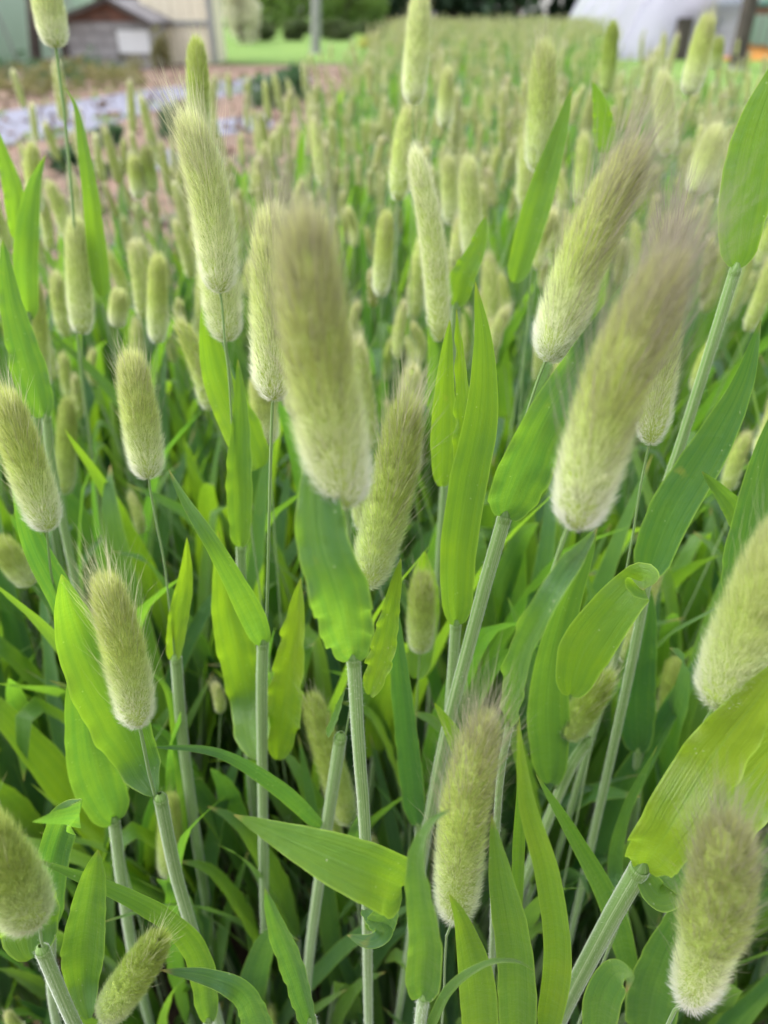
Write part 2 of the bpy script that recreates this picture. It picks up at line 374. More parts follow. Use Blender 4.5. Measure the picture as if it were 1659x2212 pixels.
sheet('lawn', [(1.1, 2.95), (3.2, 2.6), (8, 2.6), (9, 17.4), (4.0, 17), (1.0, 3.6)], LAWN, .006)
def box(g, a, b, mat=0):
    (x0, y0, z0), (x1, y1, z1) = a, b
    V = [(x, y, z) for z in (z0, z1) for y in (y0, y1) for x in (x0, x1)]
    g.add(V, [(0, 2, 3, 1), (4, 5, 7, 6), (0, 1, 5, 4), (2, 6, 7, 3), (0, 4, 6, 2), (1, 3, 7, 5)], mat=mat); return g
def part(name, g, mat, parent, kind=None, smooth=False):
    o = link(name, g.mesh(name, [mat], smooth), parent)
    if kind: o['kind'] = kind
    return o
BLOCK = plain('block_wall', (.33, .31, .31), (.40, .38, .38), 4, .9, .01)
BRICK = plain('clay_gable', (.27, .14, .105), (.17, .10, .08), 7, .9)
DARKW = plain('dark_timber', (.045, .035, .03), (.075, .06, .05), 12, .8)
TILE = plain('roof_tile', (.13, .12, .13), (.20, .19, .20), 10, .7)
WHITE = plain('white_panel', (.80, .80, .80), (.74, .74, .75), 4, .5)
CREAM = plain('cream_sheet', (.82, .73, .54), (.76, .68, .52), 2, .6)
GREYM = plain('grey_metal', (.30, .30, .28), (.24, .24, .23), 8, .5)
FILM = plain('white_film', (.66, .64, .74), (.54, .53, .62), 3, .35, .06, 3, transl=(.80, .78, .87))
GFILM = plain('green_film', (.40, .50, .43), (.50, .58, .52), 1.2, .3, transl=(.4, .5, .42))
ORANGE = plain('orange_cloth', (.62, .30, .07), (.55, .22, .05), 5, .8, .03)
TEAL = plain('teal_sheet', (.10, .24, .23), None, 4, .5)

# small shed
y = 13.3
pl, pr = at(148, 150, y), at(334, 150, y); x0, x1 = pl[0], pr[0]; ze = at(240, 46, y)[2]; D = 1.7
shed = thing('garden_shed', 'small grey block shed with a tiled gable roof and white window', 'shed', ((x0+x1)/2, y, 0))
hx = (x1 - x0)/2; ax = .18; zr = at(280, 2, y)[2] + .02
def sh(g, m, nm, **k): return part(nm, g, m, shed, **k)
nrow = 4; hb = ze/nrow
for r in range(nrow):
    for c in range(4):
        bw = 2*hx/4; off = bw/2 if r % 2 else 0
        xa, xb = max(-hx, -hx + c*bw - off), min(hx, -hx + (c+1)*bw - off - .012)
        if r % 2 and c == 3: sh(box(Geo(), (hx - bw/2, -.06, r*hb), (hx, 0, (r+1)*hb - .012)), BLOCK, 'block')
        sh(box(Geo(), (xa, -.06, r*hb), (xb, 0, (r+1)*hb - .012)), BLOCK, 'block')
sh(box(Geo(), (-hx+.005, .001, 0), (hx-.005, D, ze - .004)), BLOCK, 'wall')
g = Geo(); V = [(-hx, -.05, ze+.002), (hx, -.05, ze+.002), (ax, -.05, zr - .03), (-hx, .02, ze+.002), (hx, .02, ze+.002), (ax, .02, zr - .03)]
g.add(V, [(0, 1, 4, 3), (1, 2, 5, 4), (2, 0, 3, 5)], [(0, 2, 1), (3, 4, 5)]); sh(g, BRICK, 'gable')
def slope(xa, za, xb, zb, nm):
    rows = 3
    for k in range(rows):
        f0, f1 = k/rows, (k+1)/rows + .02
        A = np.array([xa + (xb-xa)*f0, za + (zb-za)*f0]); Bq = np.array([xa + (xb-xa)*f1, za + (zb-za)*f1])
        lift = .05 - .012*k
        g = Geo(); V = []
        for yy in (-.28, D + .2):
            V += [(A[0], yy, A[1]+lift-.04), (Bq[0], yy, Bq[1]+lift-.04), (Bq[0], yy, Bq[1]+lift), (A[0], yy, A[1]+lift)]
        g.add(V, [(0, 1, 2, 3), (4, 7, 6, 5), (0, 4, 5, 1), (1, 5, 6, 2), (2, 6, 7, 3), (3, 7, 4, 0)]); sh(g, TILE, 'tile_course')
    g = Geo(); V = []
    for yy in (-.31, -.285):
        V += [(xa, yy, za-.035), (xb, yy, zb-.035), (xb, yy, zb+.035), (xa, yy, za+.035)]
    g.add(V, [(0, 1, 2, 3), (4, 7, 6, 5), (0, 4, 5, 1), (1, 5, 6, 2), (2, 6, 7, 3), (3, 7, 4, 0)]); sh(g, DARKW, 'barge_board')
slope(-hx - .12, ze - .05, ax, zr, 'roof'); slope(hx + .12, ze - .05, ax, zr, 'roof')
wl, wh = at(258, 118, y - .07), at(322, 62, y - .07); cx = (x0+x1)/2
wf = sh(box(Geo(), (wl[0]-cx, -.085, wl[2]), (wh[0]-cx, -.061, wh[2])), GREYM, 'window')
part('pane', box(Geo(), (wl[0]-cx+.02, -.095, wl[2]+.02), (wh[0]-cx-.02, -.086, wh[2]-.02)), WHITE, wf)
sh(box(Geo(), (-hx - .02, -.11, 0), (-hx + .09, -.062, ze)), DARKW, 'corner_post')

# cream clad barn
y = 14.4
b0, b1 = at(322, 140, y), at(468, 140, y)
barn = thing('cream_barn', 'tall cream sheet-clad barn with a grey rail and dark corner post', 'barn', (b0[0], y, 0))
bw = b1[0] - b0[0]; np_ = 7
for k in range(np_):
    xx = k*bw/np_
    part('cladding_panel', box(Geo(), (xx, .006*(k % 2), .0), (xx + bw/np_ - .008, .05, 2.6)), CREAM, barn)
part('wall', box(Geo(), (.002, .052, 0), (bw - .002, 1.0, 2.58)), CREAM, barn)
zr_ = at(400, 50, y)[2]; part('rail', box(Geo(), (0, -.03, zr_ - .035), (bw - .07, -.001, zr_ + .035)), GREYM, barn)
part('corner_post', box(Geo(), (bw - .065, -.035, 0), (bw + .03, -.002, 2.62)), GREYM, barn)
part('roof', box(Geo(), (-.2, -.3, 2.62), (bw + .2, 1.2, 2.7)), GREYM, barn)

# polytunnels: an arched film on hoops
def tunnel(name, label, xl, xr, ya, yb, h, film, hoops=6, end=True, hoopmat=GREYM, lean=.25):
    cx, hw = (xl + xr)/2, (xr - xl)/2
    t = thing(name, label, 'polytunnel', (cx, ya, 0))
    a = np.linspace(lean, np.pi - lean, 19); px = -hw*np.cos(a)/np.cos(lean); pz = h*(np.sin(a) - np.sin(lean))/(1 - np.sin(lean))
    ys = np.linspace(0, yb - ya, 9)
    V = np.stack(np.broadcast_arrays(px[None, :], ys[:, None], pz[None, :]), -1)
    part('film_cover', Geo().add(V, grid_faces(9, 19)), film, t, smooth=True)
    for q in np.linspace(.02, yb - ya - .02, hoops):
        part('hoop', tube(Geo(), [(x*1.004, q, z*1.004 + .01) for x, z in zip(px[::2], pz[::2])], [.025], 22, 6, 0), hoopmat, t, smooth=True)
    if end:
        V = [(x*.99, .012, z*.99) for x, z in zip(px, pz)] + [(x*.99, .012, 0) for x in px]
        part('end_film', Geo().add(V, [(i, i+1, i+20, i+19) for i in range(18)]), film, t)
    part('base_board', box(Geo(), (-hw - .05, 0, 0), (-hw - .012, yb - ya, .16)), WHITE, t)
    return t
xl = ground(1335, 130)[0]; yl = ground(1335, 130)[1]
wt = tunnel('polytunnel', 'white film polytunnel with a dark doorway beyond the grass', xl, xl + 2.3, yl, yl + 5.5, 1.5, FILM, 5, hoopmat=FILM, lean=.62)
da, db = at(1456, 92, yl - .05), at(1500, 38, yl - .05); mx_ = xl + 1.15
part('door', box(Geo(), (da[0] - mx_, -.05, .0), (db[0] - mx_, .005, db[2])), DARKW, wt)
gl = ground(70, 133)
ty = ground(-40, 172)[1]
tunnel('polytunnel', 'pale green film polytunnel with a white base board, beside the shed', gl[0] - 3.2, gl[0] - .1, ty, ty + 9, 2.2, GFILM, 6)
g2 = ground(1640, 112)
rt = tunnel('polytunnel', 'ribbed clear polytunnel behind the leaning post and orange cloth', g2[0] - .55, g2[0] + 3.2, g2[1], g2[1] + 9, 1.9, GFILM, 9, end=True, hoopmat=GREYM)
for k in range(9):
    part('end_rib', box(Geo(), (-1.85 + k*.2, -.03, .1), (-1.80 + k*.2, .006, .9)), GREYM, rt)
# a lean-to frame between the tunnels: two posts, a beam, a teal sheet
def post(label, u0, v0, u1, v1, w_, nm='wooden_post'):
    A = ground(u0, v0); Bp = at(u1, v1, A[1]); dirv = (Bp - A); top = A + dirv*(2.4/max(Bp[2], .3))
    t = thing(nm, label, 'post', A)
    part('shaft', tube(Geo(), [(0, 0, 0), tuple(top - A)], [w_, w_*.9], 4, 10, 0), DARKW if nm == 'wooden_post' else GREYM, t, smooth=True)
    part('foot', tube(Geo(), [(0, 0, 0), (0, 0, .05)], [w_*1.25, w_*1.1], 3, 10, 0), GREYM, t)
    return t
post('dark post leaning outward in front of the ribbed tunnel', 1588, 152, 1622, 0, .115)
post('slim dark post at the edge of the white tunnel', 1420, 128, 1436, 0, .075)
post('dark upright post at the corner of the pale green tunnel', 80, 146, 68, 0, .085)
post('thin grey pole standing on the lawn before the low hedge', 682, 116, 683, 0, .10, 'metal_pole')
A = at(1470, 22, 15.6); Bb_ = at(1659, 22, 15.6)
fr = thing('lean_to_frame', 'brown lean-to beam with teal sheet between the two tunnels', 'lean-to', (A[0], 15.6, 0))
part('beam', box(Geo(), (0, 0, A[2] - .07), (2.6, .1, A[2] + .07)), BRICK, fr)
part('roof_sheet', box(Geo(), (.55, -.1, A[2] + .075), (2.7, 1.2, A[2] + .13)), TEAL, fr)
for xx in (.02, 2.5): part('upright', box(Geo(), (xx, .005, 0), (xx + .08, .095, A[2] - .072)), DARKW, fr)
for u0, u1, v0, v1, m_, nm_ in ((1446, 1486, 96, 30, DARKW, 'dark_interior_panel'), (1488, 1562, 36, -20, BRICK, 'side_panel'), (1500, 1528, 110, 70, DARKW, 'storage_box')):  # first piece: dark panel painting in the dim inside of the lean-to
    c0, c1 = at(u0, v0, 15.65), at(u1, v1, 15.65)
    part(nm_, box(Geo(), (c0[0] - A[0], .11, max(c0[2], .0)), (c1[0] - A[0], .3, c1[2])), m_, fr)
# round fan hung in the lean-to
fc = at(1536, 50, 15.5)
fan = thing('ventilation_fan', 'round black ventilation fan hung under the lean-to beam', 'fan', fc)
a = np.linspace(0, 2*np.pi, 17)
part('housing', tube(Geo(), [(.16*math.cos(x), 0, .26*math.sin(x)) for x in a], [.03], 40, 8, 0), DARKW, fan, smooth=True)
part('back_plate', Geo().add([(0, .02, 0)] + [(.15*math.cos(x), .02, .25*math.sin(x)) for x in a[:-1]], None, [(0, 1 + k, 1 + (k+1) % 16) for k in range(16)]), DARKW, fan)
for k in range(4):
    c, s = math.cos(k*1.571 + .4), math.sin(k*1.571 + .4)
    part('fan_blade', Geo().add([(.0, -.01, .0), (.13*c - .05*s, -.02, .22*s + .05*c), (.13*c + .05*s, .012, .22*s - .05*c)], None, [(0, 1, 2)]), DARKW, fan)
part('hanger', tube(Geo(), [(0, 0, .27), (0, 0, A[2] - fc[2] - .06)], [.012], 3, 6, 0), DARKW, fan)
# crumpled orange cloth on the ground
rs = np.random.default_rng(5)
oc = ground(1610, 128)
n = 16; gx, gy = np.meshgrid(np.linspace(-1, 1, n), np.linspace(-1, 1, n), indexing='ij')
hz = np.clip(1 - gx**2, 0, 1)*np.clip(1 - gy**2, 0, 1)*(.15 + .05*rs.normal(0, 1, (n, n)))
oo = link('orange_cloth', Geo().add(np.stack([gx*.75, gy*.4, np.maximum(hz, 0) + .005], -1), grid_faces(n, n)).mesh('orange_cloth', [ORANGE]), loc=oc)
oo['label'] = 'crumpled orange cloth lying at the foot of the ribbed tunnel'; oo['category'] = 'cloth'

# ------------------------------------------------------------------ trees, bushes, hedge
BARK = plain('bark', (.09, .07, .05), (.06, .045, .035), 20, .9)
def leafmat(name, a, b, tr): return plain(name, a, b, 3, .6, transl=tr)
L_LIGHT = leafmat('light_foliage', (.12, .20, .045), (.18, .27, .07), (.25, .38, .07))
L_DARK = leafmat('dark_foliage', (.025, .055, .03), (.045, .08, .04), (.04, .09, .03))
L_HEDGE = leafmat('hedge_foliage', (.05, .085, .025), (.11, .12, .05), (.08, .13, .03))
L_BLOS = leafmat('blossom', (.70, .66, .52), (.55, .55, .36), (.6, .58, .42))
L_HERB = leafmat('herb_foliage', (.05, .105, .05), (.07, .14, .06), (.07, .16, .05))
L_DRY = leafmat('dry_foliage', (.17, .17, .06), (.24, .20, .09), (.2, .2, .06))
L_YEL = leafmat('yellow_flowers', (.60, .50, .05), (.5, .45, .06), (.5, .45, .05))
def clumps(rng, n, size, centre, rad, shell=.45, nblob=9):
    """small leaf faces grouped in uneven clumps through a crown"""
    c = np.asarray(centre, float); r = np.asarray(rad, float)
    bc = nrm(rng.normal(0, 1, (nblob, 3)))*rng.uniform(.25, .8, (nblob, 1)); br = rng.uniform(.28, .5, nblob)
    k = rng.integers(0, nblob, n); d = nrm(rng.normal(0, 1, (n, 3)))*(rng.uniform(shell, 1, (n, 1))**.5)
    P = (bc[k] + d*br[k][:, None])*r + c
    P[:, 2] = np.maximum(P[:, 2], .02)
    e1 = nrm(rng.normal(0, 1, (n, 3))); e2 = nrm(np.cross(e1, rng.normal(0, 1, (n, 3)))); s = size*rng.uniform(.6, 1.3, (n, 1))
    V = np.stack([P - e1*s, P + e2*s*.5, P + e1*s, P - e2*s*.5], 1); ar = np.arange(n)[:, None]*4
    return Geo().add(V, ar + np.array([[0, 1, 2, 3]]))
def tree(name, label, loc, h, rad, mat, seed, n=2600, size=.13, group=None, cat='tree', low=.15):
    rng = np.random.default_rng(seed)
    t = thing(name, label, cat, loc, group)
    th = h*.75; g = tube(Geo(), [(0, 0, 0), (.05*h*rng.normal(), .03*h, th*.5), (.04*h*rng.normal(), 0, th)], [h*.035, h*.022, h*.008], 10, 8, 0)
    part('trunk', g, BARK, t, smooth=True)
    for k in range(5):
        a = rng.uniform(0, 6.28); z = th*rng.uniform(.3, .85)
        part('limb', tube(Geo(), [(0, 0, z), (rad*.4*math.cos(a), rad*.4*math.sin(a), z + .12*h), (rad*.75*math.cos(a), rad*.75*math.sin(a), z + .2*h)], [h*.014, h*.009, h*.003], 8, 6, 0), BARK, t, smooth=True)
    cr = part('crown', clumps(rng, n, size, (0, 0, h*(.5 + low/2)), (rad, rad, h*(.5 - low/2)), nblob=22), mat, t); cr['kind'] = 'stuff'
    return t
def bush(name, label, loc, h, rx, ry, mat, seed, n=700, size=.05, cat='bush', group=None, stems=4):
    rng = np.random.default_rng(seed); t = thing(name, label, cat, loc, group)
    f = part('foliage', clumps(rng, int(n*1.4), size, (0, 0, h*.42), (rx, ry, h*.55), nblob=16), mat, t); f['kind'] = 'stuff'
    for k in range(stems):
        a = rng.uniform(0, 6.28)
        part('stem', tube(Geo(), [(0, 0, 0), (rx*.3*math.cos(a), ry*.3*math.sin(a), h*.4), (rx*.5*math.cos(a), ry*.5*math.sin(a), h*.75)], [h*.02, h*.012, h*.005], 6, 5, 0), BARK, t, smooth=True)
    return t
for k, (u, yy, hh, rr, m, lab) in enumerate([
    (830, 40, 8, 3.2, L_DARK, 'dark leafy tree nearest to the pale green bushes beyond the field'),
    (980, 41, 9, 3.6, L_DARK, 'dark broad tree directly behind the tall pale grass head at the top'),
    (1110, 39, 8.5, 3.4, L_DARK, 'dark dense tree rising behind the middle of the field edge'),
    (1230, 42, 9, 3.6, L_DARK, 'dark tree showing beside the white tunnel end'),
    (1370, 44, 9, 4, L_DARK, 'dark tree hidden mostly by the white tunnel'),
    (1520, 45, 9, 4, L_DARK, 'dark tree above the lean-to roof'),
    (1680, 45, 9, 4, L_DARK, 'dark tree behind the ribbed clear tunnel'),
    (740, 46, 8, 3.4, L_LIGHT, 'light green tree between the pale bushes and the dark trees'),
    (600, 48, 8, 3.6, L_LIGHT, 'light green tree behind the blossom bush'),
    (450, 50, 9, 4, L_LIGHT, 'light green tree behind the cream barn'),
    (250, 50, 9, 4, L_LIGHT, 'light green tree rising behind the small shed'),
    (60, 50, 9, 4, L_LIGHT, 'light green tree behind the pale green tunnel')]):
    p = at(u, 20, yy); tree('broadleaf_tree', lab, (p[0], yy, 0), hh, rr, m, 40 + k, 4200, .26, 'trees beyond the field', low=-.12)
for k, (u, yy, hh, rx) in enumerate([(575, 31, 2.6, 1.4), (655, 32, 2.4, 1.5), (735, 33, 2.6, 1.4), (800, 33, 2.0, .9)]):
    p = at(u, 60, yy)
    bush('green_bush', ['pale green bush beside the blossom bush', 'pale green bush behind the thin grey pole', 'pale green bush over the middle of the low hedge', 'small pale bush next to the dark trees'][k], (p[0], yy, 0), hh, rx, .9, L_LIGHT, 70 + k, 1600, .09, group='bushes behind the hedge')
wg = Geo(); rng = np.random.default_rng(77)
for k in range(60):
    c = clumps(rng, 420, .45, (rng.uniform(-45, 50), rng.uniform(56, 62), rng.uniform(.5, 9)), (4.5, 1.5, 3.2), nblob=8)
    wg.add(np.concatenate(c.V), np.concatenate(c.Q))
o = part('woods', wg, L_DARK, None); o['kind'] = 'stuff'
p = at(518, 60, 23); bush('blossom_bush', 'bush covered in cream white blossom beside the barn', (p[0], 23, 0), 1.9, .68, .6, L_BLOS, 80, 1500, .06)
p0, p1 = ground(530, 90), ground(690, 92)
for k, (ua, ub) in enumerate([(528, 604), (600, 672), (690, 770), (766, 850)]):
    p0, p1 = at(ua, 90, 25 + k*.2), at(ub, 90, 25 + k*.2)
    bush('low_hedge', ['first stretch of low clipped hedge, nearest to the barn', 'second stretch of low hedge, ending at the grey pole', 'third stretch of low hedge, just past the grey pole', 'last stretch of low hedge, beside the yellow flowers'][k], ((p0[0]+p1[0])/2, 25 + k*.2, 0), .58, (p1[0]-p0[0])/2*1.12, .55, L_HEDGE, 90 + k, 1500, .05, 'hedge', 'low hedge across the lawn')
p = ground(798, 104); bush('yellow_flower_clump', 'small clump of yellow flowers at the edge of the field', p, .25, .38, .2, L_YEL, 97, 320, .03, 'flowers')
p = ground(352, 153); bush('dry_bush', 'olive brown dry bush between the shed and the barn', p, .52, .2, .15, L_DRY, 98, 500, .03)
for k, (u, v, hh, rx, lab) in enumerate([
    (243, 322, .17, .13, 'rounded green herb tuft on the red soil below the path'),
    (150, 372, .14, .10, 'smaller green herb tuft nearer the grass, on red soil'),
    (207, 385, .10, .08, 'flat green herb tuft beside the narrow upright leaf'),
    (372, 300, .2, .15, 'blue green herb tuft behind the tall furry head'),
    (585, 232, .30, .26, 'dark blue green leafy clump at the end of the path'),
    (640, 215, .32, .28, 'dark green leafy clump against the edge of the grass'),
    (615, 195, .2, .26, 'dark green clump lying over the far end of the path')]):
    bush('herb_tuft', lab, ground(u, v), hh, rx, rx*.8, L_HERB, 100 + k, 420, .022 if k < 4 else .035, 'herb', 'herb tufts on the soil')
wg = Geo(); rng = np.random.default_rng(11)
for k in range(46):
    u = rng.uniform(-60, 300); v = rng.uniform(158, 215) + (240 - u)*.08 - 12
    p = ground(u, v); c = clumps(rng, 70, .03, (p[0], p[1], rng.uniform(.04, .14)), (.22, .15, .12), nblob=5)
    wg.add(np.concatenate(c.V), np.concatenate(c.Q))
o = part('weeds', wg, L_DRY, None); o['kind'] = 'stuff'
wg = Geo()
for k in range(22):
    u = rng.uniform(-40, 260); v = rng.uniform(160, 190)
    p = ground(u, v); c = clumps(rng, 60, .03, (p[0], p[1], rng.uniform(.05, .2)), (.2, .15, .16), nblob=5)
    wg.add(np.concatenate(c.V), np.concatenate(c.Q))
o = part('weeds', wg, L_HERB, None); o['kind'] = 'stuff'
wg = Geo()
for k in range(45):                     # weeds creeping over the borders of the path, stones and clods on the soil
    u = rng.uniform(-60, 660); e_ = up[1:] if rng.uniform() < .5 else lo[::-1][1:]
    v = np.interp(u, [q[0] for q in e_], [q[1] for q in e_]) + rng.normal(0, 7)
    p = ground(u, v); c = clumps(rng, 16, .022, (p[0], p[1], .02), (.16, .13, .045), nblob=4)
    wg.add(np.concatenate(c.V), np.concatenate(c.Q))
o = part('weeds', wg, L_LIGHT, None); o['kind'] = 'stuff'
wg = Geo()
for k in range(2600):
    y = rng.uniform(.8, 13); x = rng.uniform(-.62*y - .4, .0)
    z = abs(rng.normal(0, .012)) + .006; q = nrm(rng.normal(0, 1, (6, 3)))*z*1.6 + np.array([x, y, z*.4])
    wg.add(q, None, [(0, 1, 2), (0, 2, 3), (0, 3, 4), (0, 4, 5), (0, 5, 1), (1, 2, 3), (3, 4, 5), (5, 1, 3)])
o = part('clods', wg, SOIL, None); o['kind'] = 'stuff'

# ------------------------------------------------------------------ hero plants, each measured on the photo
# points are (u, v[, dy]) in photo pixels on the upright plane through the plant; dy metres towards (-) or away from the lens
R = random.Random(3)
def build_plant(spec, idx):
    y0 = y_of(spec['a'][0], spec['a'][1], spec['d'])
    P = lambda q: at(q[0], q[1], y0 + (q[2] if len(q) > 2 else 0))
    px = lambda w_, q: w_*depth_of(P(q))/FPX
    rng = np.random.default_rng(idx + 7)
    stem = [P(q) for q in spec.get('stem', [])]; sheath = [P(q) for q in spec.get('sheath', [])]
    low = (sheath or stem)[-1]; prev = (sheath or stem)[-2] if len(sheath or stem) > 1 else low + np.array([0, 0, .1])
    sl = np.clip((low - prev)/max(prev[2] - low[2], .01), -.45, .45)
    foot = np.array([low[0] + sl[0]*low[2]*.55, low[1] + sl[1]*low[2]*.4, 0.])
    root = thing(spec.get('name', 'hares_tail_plant'), spec['label'], spec.get('cat', 'grass plant'), foot, spec.get('group', 'hare\'s tail grass close to the lens' if 'head' in spec else 'leafy shoots close to the lens'))
    loc = -foot
    def put(nm, g, mats, parent=root, kind=None):
        o = link(nm, g.mesh(nm, mats), parent)
        if parent is root: o.location = loc
        if kind: o['kind'] = kind
        return o
    if 'head' in spec:
        h = spec['head']; B_, T_ = P(h[0]), P(h[1])
        W_ = h[2]*depth_of(B_)/FPX
        bend = spec.get('bend', 0)*np.array([1, 0, 0])*W_
        kw = dict(nsp=180, per=spec.get('per', 30), awns=90, purple=.35, rng=rng); kw.update(spec.get('hk', {})); kw['awns'] = int(kw['awns']*2.6)
        core, hair = head([B_, (B_*2 + T_)/3 + bend*.8, (B_ + 2*T_)/3 + bend, T_], W_, **kw)
        ho = put('flower_head', core, [CORE]); put('hairs', hair, MATS, ho, 'stuff')
        stem = [B_ + (T_ - B_)*.05] + stem
    if stem:
        end = [sheath[min(1, len(sheath)-1)]] if sheath else [(low + foot)/2 + (foot*0), foot + np.array([0, 0, -.005])]
        rs_ = spec.get('sr', .00042)
        put('stem', tube(Geo(), stem + end, [rs_, rs_, rs_*1.3] + ([] if sheath else [rs_*3]), 30, 8, 1, spec.get('st', .55)), MATS)
    if sheath:
        r = px(spec['sw'], spec['sheath'][0])/2*.82
        pts = sheath + [(low*.55 + foot*.45), foot + np.array([0, 0, -.005])]
        rad = [r*.95, r*.98, r, r*.86, r*.74, r*.7, r*.7]
        so = put('sheath', tube(Geo(), pts, rad, 40, 12, 1, spec.get('tint', .15)), MATS)
        put('fuzz', fuzz(Geo(), pts[:len(sheath) + 1], rad[:4], 3500, rng=rng), MATS, so, 'stuff')
        # paler collar at the top of the sheath
        ax = nrm((sheath[1] - sheath[0])[None])[0] if len(sheath) > 1 else np.array([0, 0, -1])
        put('collar', tube(Geo(), [sheath[0] - ax*r*.9, sheath[0] - ax*r*.35, sheath[0] + ax*r*.2, sheath[0] + ax*r*1.2], [r*.3, r*.74, r*.99, r*.97], 12, 12, 1, .9), MATS)
    for lf in spec.get('leaves', []):
        pts = [P(q) for q in lf['p']]; k = len(lf['p'])//2
        g = blade(Geo(), pts, px(lf['w'], lf['p'][k])*1.02, CAM, lf.get('roll', (R.uniform(-15, 15), R.uniform(-25, 25))), lf.get('t', .5), lf.get('r', .05)*1.5, lf.get('f', .3), 56, 13, R, lf.get('b', .7), sharp=lf.get('s', 2.6))
        put('leaf', g, MATS)
    return root
def HT(label, d, b, t, w_, stem, **k):
    return dict(label=label, d=d, a=b, head=(b, t, w_), stem=stem, **k)
def lf(p, w_, t=.5, **k): return dict(p=p, w=w_, t=t, **k)
